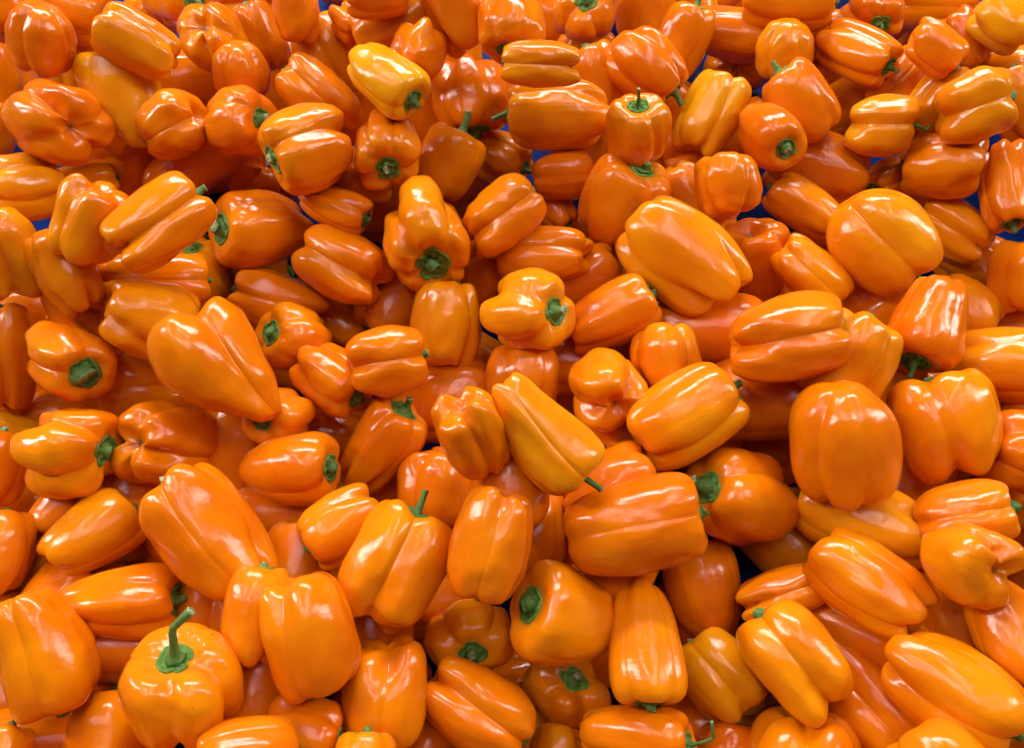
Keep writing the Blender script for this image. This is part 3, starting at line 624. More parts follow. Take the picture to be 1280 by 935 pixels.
    (-0.1205,0.0926,0.1577, 0.1333, (0.7046, 0.3113, -0.6216, 0.1426), 0.0589,0.0513, 4,0.4,0.15,45.0,211,0.06, 0.15,0.05, {},
     "smooth pale-orange pepper with calyx hidden below, at five o'clock from the cone-shaped pepper"),
    (-0.0792,0.0645,0.1793, 0.1478, (-0.4621, 0.5952, 0.3178, 0.5755), 0.0843,0.0625, 4,0.8,0.05,0,212,-0.18, 0.2,0.17, {'sk': (0.1, 0.3)},
     "very large two-lobed pepper with green stem at two o'clock"),
    (-0.1818,0.1089,0.104, 0.0713, (-0.0768, 0.8478, -0.0474, 0.5226), 0.0794,0.0538, 4,0.4,0,45.0,213,-0.09, -0.3,0, {'lo': 1},
     "small dark pepper with tiny scar, at six o'clock from the cone-shaped pepper"),
    (-0.1579,0.0694,0.1271, 0.1020, (0.5467, -0.5771, -0.3613, -0.4874), 0.0669,0.0521, 4,0.3,0,45.0,214,0.14, -0.25,0, {'lo': 1},
     "shaded pepper under a large one, at four o'clock from the very large two-lobed slanting pepper"),
    (-0.1278,0.0179,0.196, 0.1642, (0.4359, 0.6674, -0.3891, 0.4617), 0.0820,0.0635, 4,0.55,-0.1,30,215,-0.12, 0.15,0, {},
     "large ridged pepper broad at the base, at nine o'clock from the star-like four-lobed pepper"),
    (-0.0836,-0.0169,0.1588, 0.1302, (0.4859, 0.5814, -0.5161, 0.3995), 0.0672,0.0604, 4,0.6,0.1,0,216,-0.05, -0.15,0, {},
     'upright pepper with curled brown tip and long crease'),
    (-0.0306,0.0203,0.1109, 0.0769, (0.6532, 0.2205, -0.17, 0.7041), 0.0564,0.0594, 4,0.85,0,45.0,217,-0.15, -0.05,0.05, {},
     "four-lobed star-like pepper with bright calyx, at six o'clock from the reddish upright pepper"),
    (-0.0235,-0.0276,0.1385, 0.1067, (0.1889, 0.7483, -0.1798, 0.6099), 0.0807,0.0646, 4,0.6,0.15,0,218,-0.20, -0.1,0, {},
     'large pepper at the bottom edge with milky shine'),
    (0.0377,0.0317,0.1568, 0.1283, (0.8685, -0.0299, -0.4767, -0.1322), 0.0741,0.0718, 4,0.22,0.4,45.0,219,0.20, 0.0,0.03, {},
     "smooth egg-shaped pepper, at twelve o'clock from the dull pepper with a dark calyx"),
    (0.0904,0.0142,0.1574, 0.1355, (0.5051, 0.4013, -0.4792, 0.5952), 0.0841,0.0560, 5,0.22,0.42,36.0,220,-0.06, 0.1,0.06, {},
     "tall bell-shaped pepper narrowing upward with calyx below, at four o'clock from the smooth egg-shaped pepper"),
    (0.1493,0.0547,0.0881, 0.0627, (-0.4907, 0.3758, 0.5791, 0.5317), 0.0821,0.0610, 3,0.35,0.2,60.0,221,-0.19, -0.15,0, {'dome': 1},
     "smooth pepper with one bright streak, at two o'clock from the tall pepper narrowing upward"),
    (0.1505,-0.0071,0.1041, 0.0752, (0.5185, -0.2994, -0.7205, -0.3499), 0.0659,0.0549, 4,0.5,0.0,0,222,-0.05, 0.4,0, {},
     "dull yellow-orange pepper with diagonal ridge, at nine o'clock from the large three-lobed pepper"),
    (0.041,-0.0207,0.0857, 0.0530, (-0.4722, 0.2188, 0.1679, 0.8373), 0.0570,0.0600, 4,0.75,0,45.0,223,-0.06, 0.25,0.14, {},
     "dull yellow-orange pepper with dark calyx on top, at six o'clock from the smooth egg-shaped pepper"),
    (0.0826,-0.0444,0.145, 0.1186, (0.0545, 0.5538, 0.0039, 0.8309), 0.0792,0.0483, 4,0.35,0.3,45.0,224,0.00, 0,0.25, {'sk': (0.2, 0.55), 'thin': 1, 'hook': (-1.0, 0.6)},
     'pepper at the bottom edge with curly thin stem'),
    (0.19,0.0045,0.1538, 0.1214, (0.5156, -0.2643, -0.7222, -0.3778), 0.0760,0.0594, 4,0.6,0.1,0,225,-0.17, 0.15,0.06, {},
     "large three-lobed pepper slanting down, at seven o'clock from the very large long slanting pepper"),
    (0.1954,0.0481,0.1296, 0.1079, (-0.1202, 0.6028, 0.1128, 0.7807), 0.0675,0.0385, 4,0.8,0.0,0,226,-0.14, -0.15,0, {},
     "wavy pepper with two humps, at twelve o'clock from the large three-lobed pepper"),
    (0.2418,0.0545,0.1618, 0.1305, (-0.4835, 0.1822, 0.79, 0.33), 0.0799,0.0562, 4,0.5,0.05,50,227,0.20, 0.05,0, {},
     'very large long pepper slanting down to a nippled tip'),
    (0.2573,0.0173,0.1221, 0.0881, (0.1331, 0.5282, -0.2291, 0.8067), 0.1001,0.0631, 3,0.3,0,60.0,228,-0.15, -0.35,0.2, {'lo': 1},
     "dark pepper beneath, at six o'clock from the very large long slanting pepper"),
    (0.2478,-0.0296,0.1308, 0.0938, (0.2531, 0.4864, -0.347, 0.7609), 0.1062,0.0610, 3,0.7,0.1,0,229,0.08, -0.2,0, {},
     "long shaded pepper, at eight o'clock from the very large pepper in the bottom corner"),
    (0.2748,-0.0145,0.187, 0.1532, (0.1704, 0.5032, -0.2783, 0.8002), 0.0824,0.0597, 4,0.5,0.05,30,230,0.06, 0.0,0, {},
     "very large long pepper in the bottom corner, at three o'clock from the large three-lobed pepper"),
    (0.2962,0.0622,0.1996, 0.1705, (-0.2088, 0.1287, 0.9512, 0.1873), 0.0519,0.0611, 3,0.85,-0.1,60.0,231,-0.23, -0.05,0, {'knob': 1},
     "knobbly pepper with pinched nose-like lobe, at three o'clock from the very large long slanting pepper"),
    (0.3233,0.0195,0.1786, 0.1525, (0.2715, 0.4036, -0.5144, 0.7062), 0.0665,0.0561, 4,0.5,0.25,45.0,232,-0.22, -0.1,0, {},
     "smooth pepper cut by the side edge, at five o'clock from the smooth oval pepper"),
    (0.3078,0.0327,0.1399, 0.1158, (-0.3705, 0.3496, 0.5905, 0.6259), 0.0624,0.0498, 4,0.3,0,45.0,233,0.12, -0.3,0, {'lo': 1},
     "dim pepper in a gap, at seven o'clock from the knobbly pepper with a nose-like lobe"),
    (0.195,-0.0583,0.1383, 0.1039, (-0.3818, -0.4398, 0.5808, -0.5687), 0.0647,0.0721, 4,0.6,0,0,234,-0.16, 0,0, {},
     "broad pepper cut by the bottom edge, at six o'clock from the large three-lobed pepper"),
    (0.2509,-0.0604,0.2058, 0.1747, (0.2893, 0.4374, -0.3801, 0.7619), 0.0602,0.0546, 4,0.4,0,45.0,235,-0.22, 0.1,0, {},
     "rounded pepper cut by the bottom edge, at four o'clock from the large three-lobed pepper"),
    (-0.2929,0.0095,0.1934, 0.1583, (0.4185, 0.7753, -0.2905, 0.3732), 0.0812,0.0624, 4,0.3,0.4,30,778,0.11, 0.4,0, {'dome': 0, 'by': 0.3},
     'very large pear-shaped yellowish pepper at the side edge'),
    (-0.261,0.04,0.172, 0.1449, (-0.045, 0.7661, -0.0172, 0.6409), 0.0817,0.0541, 4,0.55,0.5,45.0,237,-0.16, -0.05,0.08, {},
     "finger-lobed pepper, at two o'clock from the very large pear-shaped pepper at the side edge"),
    (-0.1956,-0.0128,0.2079, 0.1692, (0.8121, -0.3056, -0.1525, -0.4731), 0.0641,0.0675, 4,0.6,0.1,45.0,238,-0.16, 0.0,0.4, {'sk': (0.1, 0.32), 'hook': (1.0, 0.1)},
     'big pepper with long upright green stem bent over'),
    (-0.326,0.0462,0.1338, 0.1107, (-0.4628, 0.7312, 0.2327, 0.4439), 0.0536,0.0453, 4,0.4,0,45.0,239,0.04, -0.2,0, {},
     "shaded round pepper, at twelve o'clock from the very large pear-shaped pepper at the side edge"),
    (-0.2723,0.0125,0.1393, 0.1056, (-0.0095, 0.8475, -0.0059, 0.5306), 0.0792,0.0521, 4,0.3,0,45.0,240,0.06, -0.4,0, {'lo': 1},
     "dark reddish pepper underneath, at six o'clock from the finger-lobed pepper"),
    (-0.2818,-0.0086,0.1042, 0.0764, (0.8076, 0.2482, -0.5091, 0.1646), 0.0584,0.0484, 4,0.4,0,45.0,241,0.24, -0.35,0.42, {'sk': (0.2, 0), 'lo': 1},
     "dark pepper, at nine o'clock from the big pepper with a long upright stem"),
    (-0.2644,-0.0414,0.1524, 0.1222, (0.5757, -0.6209, -0.3902, -0.3618), 0.0574,0.0574, 4,0.3,0,45.0,242,-0.06, 0.0,0, {},
     'smooth pepper cut by the bottom edge with two streaks'),
    (-0.314,-0.0483,0.1435, 0.1098, (0.0373, 0.8623, 0.0218, 0.5045), 0.0699,0.0491, 4,0.4,0,45.0,243,0.03, -0.2,0, {},
     "shaded pepper at the bottom edge with glints, at seven o'clock from the finger-lobed pepper"),
    (-0.314,-0.0526,0.1852, 0.1654, (0.5255, -0.6952, -0.334, -0.3592), 0.0408,0.0369, 4,0.4,0,45.0,244,0.02, -0.1,0, {},
     "pepper in the very bottom corner, at seven o'clock from the very large two-lobed slanting pepper"),
    (-0.2146,0.0331,0.1319, 0.1008, (0.5983, -0.5644, -0.3903, -0.4138), 0.0738,0.0597, 4,0.6,0,0,245,0.17, -0.3,0, {'lo': 1},
     "dark pepper, at one o'clock from the big pepper with a long upright stem"),
    (-0.1645,0.0318,0.189, 0.1673, (0.5641, -0.5785, -0.3843, -0.4465), 0.0624,0.0427, 4,0.4,0,45.0,246,-0.12, -0.2,0, {'lo': 1},
     "narrow shaded pepper between bigger ones, at five o'clock from the very large two-lobed slanting pepper"),
    (-0.1674,-0.0119,0.153, 0.1214, (0.5623, -0.5746, -0.4251, -0.416), 0.0647,0.0600, 4,0.3,0,45.0,247,0.17, -0.25,0, {'lo': 1},
     "dull shaded pepper, at seven o'clock from the large ridged pepper broad at its base"),
    (-0.1519,-0.0481,0.2131, 0.1857, (-0.0141, 0.825, 0.071, 0.5604), 0.0598,0.0442, 4,0.4,0.1,45.0,248,-0.04, -0.4,0, {},
     "reddish pepper cut by the bottom edge, at five o'clock from the finger-lobed pepper"),
    (-0.1319,-0.04,0.1761, 0.1547, (0.1009, 0.7258, -0.0215, 0.6801), 0.0513,0.0429, 4,0.5,0,45.0,249,0.25, -0.3,0.14, {},
     "shaded pepper, at eight o'clock from the upright pepper with a curled tip"),
    (-0.0876,-0.056,0.1938, 0.1740, (0.5102, -0.5697, -0.48, -0.4299), 0.0410,0.0391, 4,0.3,0,45.0,250,0.18, 0.2,0, {},
     "rounded pepper top at the bottom edge, at eight o'clock from the star-like four-lobed pepper"),
    (-0.0993,0.0249,0.1221, 0.0961, (0.5522, -0.5289, -0.4458, -0.4654), 0.0701,0.0557, 4,0.3,0,45.0,251,-0.23, -0.4,0, {'lo': 1},
     "dark pepper in the gap, at twelve o'clock from the upright pepper with a curled tip"),
    (-0.0594,0.0509,0.0837, 0.0534, (-0.0948, 0.734, 0.031, 0.6718), 0.0742,0.0553, 4,0.3,0,45.0,252,0.25, -0.5,0, {'lo': 1},
     "very dark reddish pepper, at eleven o'clock from the star-like four-lobed pepper"),
    (0.0706,0.0572,0.1234, 0.0833, (-0.4134, 0.4329, 0.2742, 0.7527), 0.0885,0.0583, 4,0.3,0,45.0,253,0.10, -0.5,0.1, {'lo': 1},
     "very dark smooth pepper, at two o'clock from the smooth egg-shaped pepper"),
    (0.0327,-0.0609,0.1036, 0.0832, (-0.4146, 0.5485, 0.4944, 0.5318), 0.0462,0.0405, 4,0.3,0,45.0,254,-0.13, 0.3,0, {},
     "small rounded pepper at the bottom edge, at seven o'clock from the tall pepper narrowing upward"),
    (-0.0622,-0.057,0.1126, 0.0874, (-0.3964, 0.6287, 0.4098, 0.5288), 0.0558,0.0492, 4,0.3,0,45.0,255,-0.07, -0.2,0, {'lo': 1},
     "dim pepper at the bottom edge, at seven o'clock from the star-like four-lobed pepper"),
    (0.1534,-0.0647,0.1012, 0.0727, (-0.3686, 0.4906, 0.5393, 0.5767), 0.0579,0.0523, 4,0.3,0,45.0,256,-0.07, -0.5,0, {},
     "red-orange pepper at the bottom edge, at seven o'clock from the large three-lobed pepper"),
    (0.1573,-0.0418,0.0587, 0.0251, (0.0201, 0.617, 0.0256, 0.7863), 0.0730,0.0576, 4,0.3,0,45.0,257,0.22, -0.3,0, {'lo': 1},
     "dark pepper low in a gap, at eight o'clock from the large three-lobed pepper"),
    (0.3098,0.0721,0.1095, 0.0819, (-0.2861, 0.4326, 0.3817, 0.765), 0.0609,0.0505, 4,0.3,0,45.0,258,-0.15, -0.4,0, {'lo': 1},
     "very dark small pepper, at nine o'clock from the knobbly pepper with a nose-like lobe"),
    (-0.192,0.5389,0.1847, 0.1621, (0.7202, -0.3268, -0.2434, -0.5614), 0.0475,0.0429, 3,0.6,0.1,60.0,259,0.21, -0.2,0, {},
     "narrow folded pepper at the top edge, at eleven o'clock from the reddish curved pepper"),
    (-0.2405,0.5623,0.1363, 0.1040, (0.7837, -0.1743, -0.3206, -0.5026), 0.0681,0.0515, 4,0.6,0,0,260,-0.21, 0,0, {},
     "small wrinkled pepper, at eleven o'clock from the boxy pepper with a ragged calyx"),
    (-0.2345,0.5912,0.0837, 0.0461, (0.7914, -0.0775, -0.3945, -0.4604), 0.0793,0.0538, 4,0.4,0,45.0,261,0.22, -0.25,0, {},
     "dim egg-shaped pepper, at twelve o'clock from the boxy pepper with a ragged calyx"),
    (-0.145,0.5397,0.1725, 0.1540, (0.1461, 0.536, -0.4169, 0.7194), 0.0345,0.0351, 4,0.5,0.1,45.0,262,0.23, -0.2,0.08, {},
     "small reddish pepper with green calyx, at eleven o'clock from the bright yellow tapered pepper"),
    (-0.1749,0.5383,0.1328, 0.0992, (0.732, -0.1892, -0.4307, -0.4928), 0.0798,0.0635, 4,0.7,0.1,0,263,-0.06, 0,0, {},
     "lobed pepper mostly covered, at twelve o'clock from the reddish curved pepper"),
    (-0.1739,0.4802,0.1511, 0.1172, (0.7216, -0.0411, -0.5628, -0.4012), 0.0775,0.0526, 3,0.75,0.0,0,264,0.08, -0.35,0, {},
     "reddish curved pepper with rolled fold, at nine o'clock from the bright yellow tapered pepper"),
    (-0.102,0.4428,0.2108, 0.1839, (0.1083, 0.5951, -0.4162, 0.6789), 0.0680,0.0544, 4,0.55,0.3,45.0,265,0.08, 0.7,0.1, {},
     "bright yellow tapered pepper with dark green calyx, at three o'clock from the reddish curved pepper"),
    (-0.1689,0.3983,0.1835, 0.1470, (0.7796, 0.3746, -0.4985, -0.0581), 0.0683,0.0683, 4,0.5,0.05,20,266,0.04, -0.1,0.05, {},
     "boxy orange pepper with ragged calyx at nine o'clock"),
    (-0.1069,0.4065,0.1683, 0.1385, (0.545, 0.4878, -0.3758, 0.5691), 0.0557,0.0631, 5,0.75,0.15,36.0,267,-0.01, -0.05,0.04, {},
     "small bell-shaped pepper with round stemless calyx, at six o'clock from the bright yellow tapered pepper"),
    (-0.0587,0.4283,0.1222, 0.0878, (0.5598, -0.4681, -0.1395, -0.6694), 0.0684,0.0627, 4,0.25,0.12,45.0,268,-0.12, -0.1,0.22, {'sk': (0, 0.4)},
     "smooth tapering pepper, at three o'clock from the small pepper with a round calyx"),
    (-0.0389,0.5003,0.1228, 0.0810, (0.3584, 0.6161, -0.5616, 0.4201), 0.0743,0.0743, 4,0.75,0.05,45.0,269,-0.01, -0.35,0.34, {'sk': (-0.2, 0)},
     "reddish ridged pepper with stem hanging down, at seven o'clock from the wrinkled pepper"),
    (-0.0789,0.4796,0.2044, 0.1811, (0.5692, 0.5606, -0.5117, 0.3162), 0.0448,0.0448, 4,0.7,0.0,45.0,270,0.09, -0.2,0.06, {},
     "lobed pepper with calyx shaded beneath, at two o'clock from the bright yellow tapered pepper"),
    (-0.0999,0.5242,0.1907, 0.1652, (-0.4094, 0.6325, -0.1469, 0.6409), 0.0860,0.0535, 4,0.3,0.1,45.0,271,-0.22, -0.05,0, {},
     "smooth pepper near the top edge, at twelve o'clock from the bright yellow tapered pepper"),
    (-0.0607,0.6154,0.0786, 0.0383, (0.7135, -0.16, -0.3679, -0.5745), 0.0845,0.0567, 4,0.4,0.2,45.0,272,0.07, -0.15,0, {},
     "half-hidden tapering pepper, at nine o'clock from the wrinkled pepper"),
    (-0.1102,0.5131,0.2297, 0.2118, (-0.3062, 0.696, -0.2615, 0.5945), 0.0525,0.0354, 4,0.3,0,45.0,273,-0.14, -0.2,0, {},
     "pepper barely entering at the top edge, at one o'clock from the reddish curved pepper"),
    (-0.045,0.5155,0.2144, 0.1818, (0.7199, -0.1159, -0.3841, -0.5664), 0.0689,0.0514, 4,0.4,0,45.0,274,0.15, -0.05,0, {},
     "smooth pepper touching the top edge, at ten o'clock from the wrinkled pepper"),
    (-0.0007,0.4854,0.2231, 0.1929, (0.505, 0.5351, -0.5417, 0.4065), 0.0490,0.0577, 4,0.5,0.0,45.0,275,-0.17, -0.25,0.22, {'wr': 1.0},
     "wrinkled orange pepper, at nine o'clock from the star-like pepper at the top edge"),
    (-0.0798,0.5193,0.0792, 0.0348, (0.6713, -0.3137, -0.2843, -0.6084), 0.0872,0.0605, 4,0.3,0,45.0,276,0.11, -0.2,0, {'lo': 1},
     "dim pepper between others, at eight o'clock from the reddish ridged pepper with a hanging stem"),
    (-0.1438,0.4097,0.1254, 0.0955, (-0.2361, 0.7377, -0.1928, 0.6025), 0.0797,0.0578, 4,0.3,0,45.0,277,0.01, -0.3,0, {'lo': 1},
     "dark pepper in shade, at eight o'clock from the small pepper with a round calyx"),
    (-0.0111,0.4679,0.0754, 0.0494, (-0.0097, 0.593, -0.368, 0.7162), 0.0649,0.0532, 4,0.5,0,45.0,278,0.20, -0.1,0.36, {'sk': (0.1, 0.4)},
     "small pepper, at five o'clock from the reddish ridged pepper with a hanging stem"),
    (0.0758,0.6331,0.0989, 0.0637, (0.6467, 0.1589, 0.143, -0.7321), 0.0618,0.0651, 5,0.65,0,36.0,279,-0.25, -0.05,0.03, {},
     'star-like lobed pepper with round calyx at the top edge'),
    (0.0222,0.443,0.2272, 0.2074, (0.627, 0.2344, -0.6863, -0.2844), 0.0651,0.0372, 4,0.7,0.0,0,280,0.21, 0.4,0, {},
     "narrow yellowish pepper with level crease, at five o'clock from the wrinkled pepper"),
    (0.08,0.6376,0.04, 0.0023, (0.5325, -0.4159, -0.1025, -0.73), 0.0669,0.0619, 4,0.4,0,45.0,281,-0.06, -0.1,0, {},
     "small pepper lobe behind, at six o'clock from the star-like pepper at the top edge"),
    (0.0817,0.534,0.1057, 0.0670, (0.6502, -0.1625, -0.4154, -0.6151), 0.0734,0.0583, 4,0.3,0,45.0,282,0.11, -0.25,0, {},
     "dim pepper behind, at two o'clock from the level barrel pepper"),
    (0.0408,0.4687,0.1376, 0.1082, (0.681, 0.2466, -0.6484, -0.2348), 0.0990,0.0584, 4,0.3,0,45.0,283,0.19, 0.1,0.16, {'sk': (0, -0.3)},
     "smooth barrel pepper lying level, at seven o'clock from the star-like pepper at the top edge"),
    (0.0485,0.4236,0.1087, 0.0862, (-0.2453, 0.6708, -0.1823, 0.6757), 0.0597,0.0449, 4,0.35,0.1,0,284,-0.12, -0.15,0, {},
     "small smooth pepper with milky patch, at six o'clock from the level barrel pepper"),
    (0.1447,0.6741,0.0716, 0.0318, (0.6047, -0.2382, -0.2785, -0.7071), 0.0835,0.0667, 4,0.4,0,45.0,285,0.06, 0,0, {},
     "pepper at the top edge, at three o'clock from the star-like pepper at the top edge"),
    (0.1285,0.5274,0.1337, 0.1053, (0.0521, 0.5727, -0.5083, 0.641), 0.0806,0.0597, 4,0.55,-0.15,45.0,286,-0.22, -0.15,0.2, {},
     "bent pepper, at twelve o'clock from the small pepper with an upright thin stem"),
    (0.1697,0.5812,0.1118, 0.0815, (0.5346, -0.345, -0.1925, -0.7471), 0.0737,0.0543, 5,0.35,0.15,36.0,287,0.21, -0.3,0.14, {},
     "pleated reddish pepper narrowing to both ends, at eleven o'clock from the pleated golden pepper"),
    (0.1079,0.43,0.1644, 0.1313, (0.6649, -0.0168, -0.0968, -0.7405), 0.0616,0.0544, 5,0.3,0.1,36.0,288,-0.07, -0.1,0.32, {'sk': (0, -0.1), 'thin': 1},
     'small upright pepper with thin stem standing straight up'),
    (0.1917,0.4932,0.1097, 0.0758, (-0.4621, 0.4737, 0.2456, 0.7084), 0.0822,0.0567, 4,0.6,0.05,15,289,0.15, 0.7,0, {},
     "pleated golden-yellow pepper, at ten o'clock from the small round pepper with a big calyx"),
    (0.2226,0.6081,0.0946, 0.0681, (-0.1847, 0.5834, -0.366, 0.7011), 0.0827,0.0593, 3,0.3,0.2,60.0,290,0.01, -0.3,0, {},
     "smooth tapering pepper behind, at twelve o'clock from the pleated golden pepper"),
    (0.254,0.626,0.0357, -0.0053, (-0.3384, 0.8122, 0.2514, 0.4032), 0.0757,0.0757, 5,0.85,0,36.0,291,0.10, -0.25,0, {'knob': 1},
     "cluster-like pepper with many small knobs, at one o'clock from the pleated golden pepper"),
    (0.2713,0.6056,0.1392, 0.1115, (-0.2348, 0.5374, -0.3243, 0.7423), 0.0873,0.0515, 4,0.3,0,45.0,292,0.20, -0.05,0, {},
     "smooth broad pepper at the top edge, at twelve o'clock from the smooth wedge-shaped pepper"),
    (0.2635,0.5564,0.1258, 0.0930, (-0.1446, -0.5685, 0.7749, -0.2353), 0.0568,0.0558, 5,0.5,0.1,36.0,293,0.12, 0.2,0, {'dome': 1},
     "almond-shaped pleated pepper, at eleven o'clock from the smooth wedge-shaped pepper"),
    (0.2689,0.4923,0.1271, 0.0972, (0.594, -0.0289, -0.5515, -0.585), 0.0741,0.0511, 4,0.2,0,45.0,294,-0.17, -0.1,0.12, {'sk': (0, 0.3)},
     'smooth wedge-shaped pepper with green stem at its top'),
    (0.3301,0.5445,0.133, 0.1070, (-0.0004, 0.3723, -0.4646, 0.8034), 0.0761,0.0475, 4,0.6,0.05,45.0,295,0.04, -0.3,0.14, {},
     "reddish lobed pepper, at eleven o'clock from the small pepper with a curled stem"),
    (0.3602,0.608,0.1206, 0.0878, (0.335, 0.2426, -0.5539, 0.7226), 0.0569,0.0598, 5,0.8,0,36.0,296,-0.02, 0,0.05, {},
     "wide flat-topped pepper, at one o'clock from the reddish pepper with a thick stem"),
    (0.3795,0.516,0.1687, 0.1484, (-0.0229, 0.5091, -0.5555, 0.657), 0.0548,0.0406, 4,0.5,-0.05,45.0,297,-0.21, -0.2,0, {},
     "pleated orange pepper slanting, at eleven o'clock from the bulky golden pepper"),
    (0.4606,0.5942,0.1, 0.0738, (-0.0457, -0.5084, 0.6574, -0.5543), 0.0618,0.0391, 3,0.4,0,60.0,298,-0.19, -0.25,0, {},
     "narrow smooth pepper sliver, at eight o'clock from the deep-yellow pepper in the top corner"),
    (0.452,0.6611,0.0794, 0.0479, (-0.2091, 0.483, -0.3378, 0.7804), 0.0940,0.0578, 4,0.4,0,0,299,0.06, 0.1,0, {},
     "thin pepper at the top edge, at two o'clock from the smooth wedge-shaped pepper"),
    (0.4764,0.5835,0.1334, 0.1108, (-0.0871, 0.5161, -0.5305, 0.6668), 0.0626,0.0501, 4,0.6,0.05,45.0,300,-0.12, 0.7,0, {},
     "dimpled deep-yellow pepper in the top corner, at one o'clock from the bulky golden pepper"),
    (0.3761,0.529,0.1123, 0.0755, (-0.3942, 0.4422, 0.1854, 0.784), 0.0684,0.0528, 3,0.6,0.0,0,301,-0.11, -0.1,0, {},
     "heart-shaped pepper under the stem of another, at ten o'clock from the bulky golden pepper"),
    (0.343,0.4674,0.127, 0.0970, (-0.1665, 0.4962, -0.2995, 0.7977), 0.0628,0.0593, 4,0.75,0.05,0,302,-0.13, 0.05,0.24, {'sk': (0.1, -0.6), 'thin': 1, 'hook': (-0.3, 1.2)},
     "small two-lobed pepper, at five o'clock from the reddish pepper with a thick stem"),
    (0.3555,0.5468,0.0647, 0.0248, (-0.3195, 0.4502, -0.0779, 0.8302), 0.0757,0.0597, 4,0.2,0,45.0,303,-0.08, 0.1,0, {},
     "smooth half-hidden pepper, at ten o'clock from the small pepper with a curled stem"),
    (0.2349,0.451,0.133, 0.1028, (0.2093, 0.2645, -0.4549, 0.8242), 0.0667,0.0556, 4,0.18,0.1,45.0,304,-0.08, -0.2,0.06, {},
     "small smooth round pepper with big green calyx, at seven o'clock from the smooth wedge-shaped pepper"),
    (0.2991,0.4565,0.0742, 0.0413, (0.56, 0.0792, -0.7278, -0.3879), 0.1005,0.0676, 4,0.4,0.1,45.0,305,0.09, -0.25,0, {},
     "smooth orange pepper tucked beneath, at six o'clock from the smooth wedge-shaped pepper"),
    (0.2762,0.4063,0.0824, 0.0595, (0.5701, 0.0066, -0.6916, -0.4435), 0.0763,0.0477, 4,0.3,0.05,45.0,306,-0.03, 0.1,0, {},
     "smooth slanting pepper, at five o'clock from the small round pepper with a big calyx"),
    (0.3718,0.4502,0.0637, 0.0427, (0.7297, 0.2835, -0.6001, 0.1644), 0.0476,0.0397, 5,0.7,0,36.0,307,-0.01, 0,0.05, {},
     "small lobed pepper, at six o'clock from the small pepper with a curled stem"),
    (0.3983,0.4336,0.1102, 0.0740, (-0.4668, -0.1433, 0.8245, 0.286), 0.0702,0.0623, 4,0.35,-0.05,45.0,308,-0.12, 0.2,0, {},
     "long pepper lying level with fine streaks, at seven o'clock from the bulky golden pepper"),
    (0.4052,0.455,0.1648, 0.1316, (-0.2576, 0.5091, -0.1461, 0.8082), 0.0607,0.0607, 4,0.65,0.0,0,309,-0.22, 0.6,0, {},
     "bulky golden pepper, at seven o'clock from the deep-yellow pepper in the top corner"),
    (0.4035,0.494,0.125, 0.0880, (-0.3963, 0.3286, 0.144, 0.8451), 0.0691,0.0541, 4,0.5,0,45.0,310,0.03, 0.4,0, {},
     "yellowish rough pepper behind, at nine o'clock from the bulky golden pepper"),
    (0.4984,0.512,0.104, 0.0699, (-0.471, 0.1016, 0.5294, 0.6983), 0.0794,0.0592, 4,0.5,0,45.0,311,0.04, 0.2,0, {},
     "ridged pepper cut by the side edge, at three o'clock from the bulky golden pepper"),
    (0.5083,0.5789,0.0743, 0.0404, (-0.1801, 0.4599, -0.3171, 0.8096), 0.1007,0.0503, 4,0.3,0,0,312,-0.19, 0.3,0, {},
     "narrow level pepper strip, at six o'clock from the deep-yellow pepper in the top corner"),
    (0.1881,0.3919,0.1374, 0.1050, (0.5174, -0.3006, -0.4631, -0.6538), 0.0561,0.0561, 4,0.65,0.0,45.0,313,0.02, -0.3,0, {},
     "round reddish pepper, at seven o'clock from the small round pepper with a big calyx"),
    (0.1701,0.4721,0.0569, 0.0179, (-0.2798, 0.854, -0.1366, 0.4169), 0.0834,0.0716, 4,0.85,0,45.0,314,0.06, -0.3,0, {'knob': 1, 'lo': 1},
     "dim knobbly pepper, at four o'clock from the small pepper with an upright thin stem"),
    (0.042,0.4082,0.0735, 0.0555, (0.1776, 0.5633, -0.4467, 0.672), 0.0448,0.0358, 4,0.5,0,45.0,315,0.07, -0.15,0.12, {},
     "small shaded pepper, at nine o'clock from the tall pepper with a crown-like calyx"),
    (0.0612,0.3265,0.0843, 0.0504, (-0.2744, 0.6172, -0.051, 0.7356), 0.0807,0.0605, 4,0.3,0,45.0,316,0.22, -0.2,0, {'lo': 1},
     "dim yellowish pepper beneath, at two o'clock from the bright yellow pepper with a fresh calyx"),
    (0.0962,0.3592,0.0487, 0.0141, (0.5371, -0.3839, -0.3241, -0.6776), 0.0717,0.0624, 4,0.3,0,45.0,317,0.14, -0.5,0, {'lo': 1},
     "very dark pepper, at six o'clock from the tall pepper with a crown-like calyx"),
    (0.0442,0.2528,0.0722, 0.0410, (-0.1301, 0.6712, -0.1388, 0.7164), 0.0696,0.0592, 4,0.3,0,45.0,318,0.21, -0.2,0, {'lo': 1},
     "small dull pepper, at ten o'clock from the three-knobbed pepper"),
    (0.2308,0.1786,0.0481, 0.0107, (-0.0468, 0.3483, -0.1248, 0.9279), 0.0710,0.0588, 4,0.5,0,45.0,319,0.15, -0.4,0.15, {'lo': 1},
     "dark pepper, at one o'clock from the big round pepper with a crooked stem"),
    (-0.1618,0.1905,0.0575, 0.0247, (-0.1128, 0.7775, -0.0889, 0.6122), 0.0780,0.0603, 4,0.3,0,45.0,320,0.01, -0.4,0, {'lo': 1},
     "dim reddish pepper, at two o'clock from the cone-shaped pepper"),
    (0.4129,0.1859,0.118, 0.0895, (-0.3788, 0.2767, 0.5209, 0.7132), 0.0556,0.0462, 4,0.5,0,45.0,321,-0.21, -0.3,0, {},
     "small pepper at the side edge, at one o'clock from the very large long slanting pepper"),
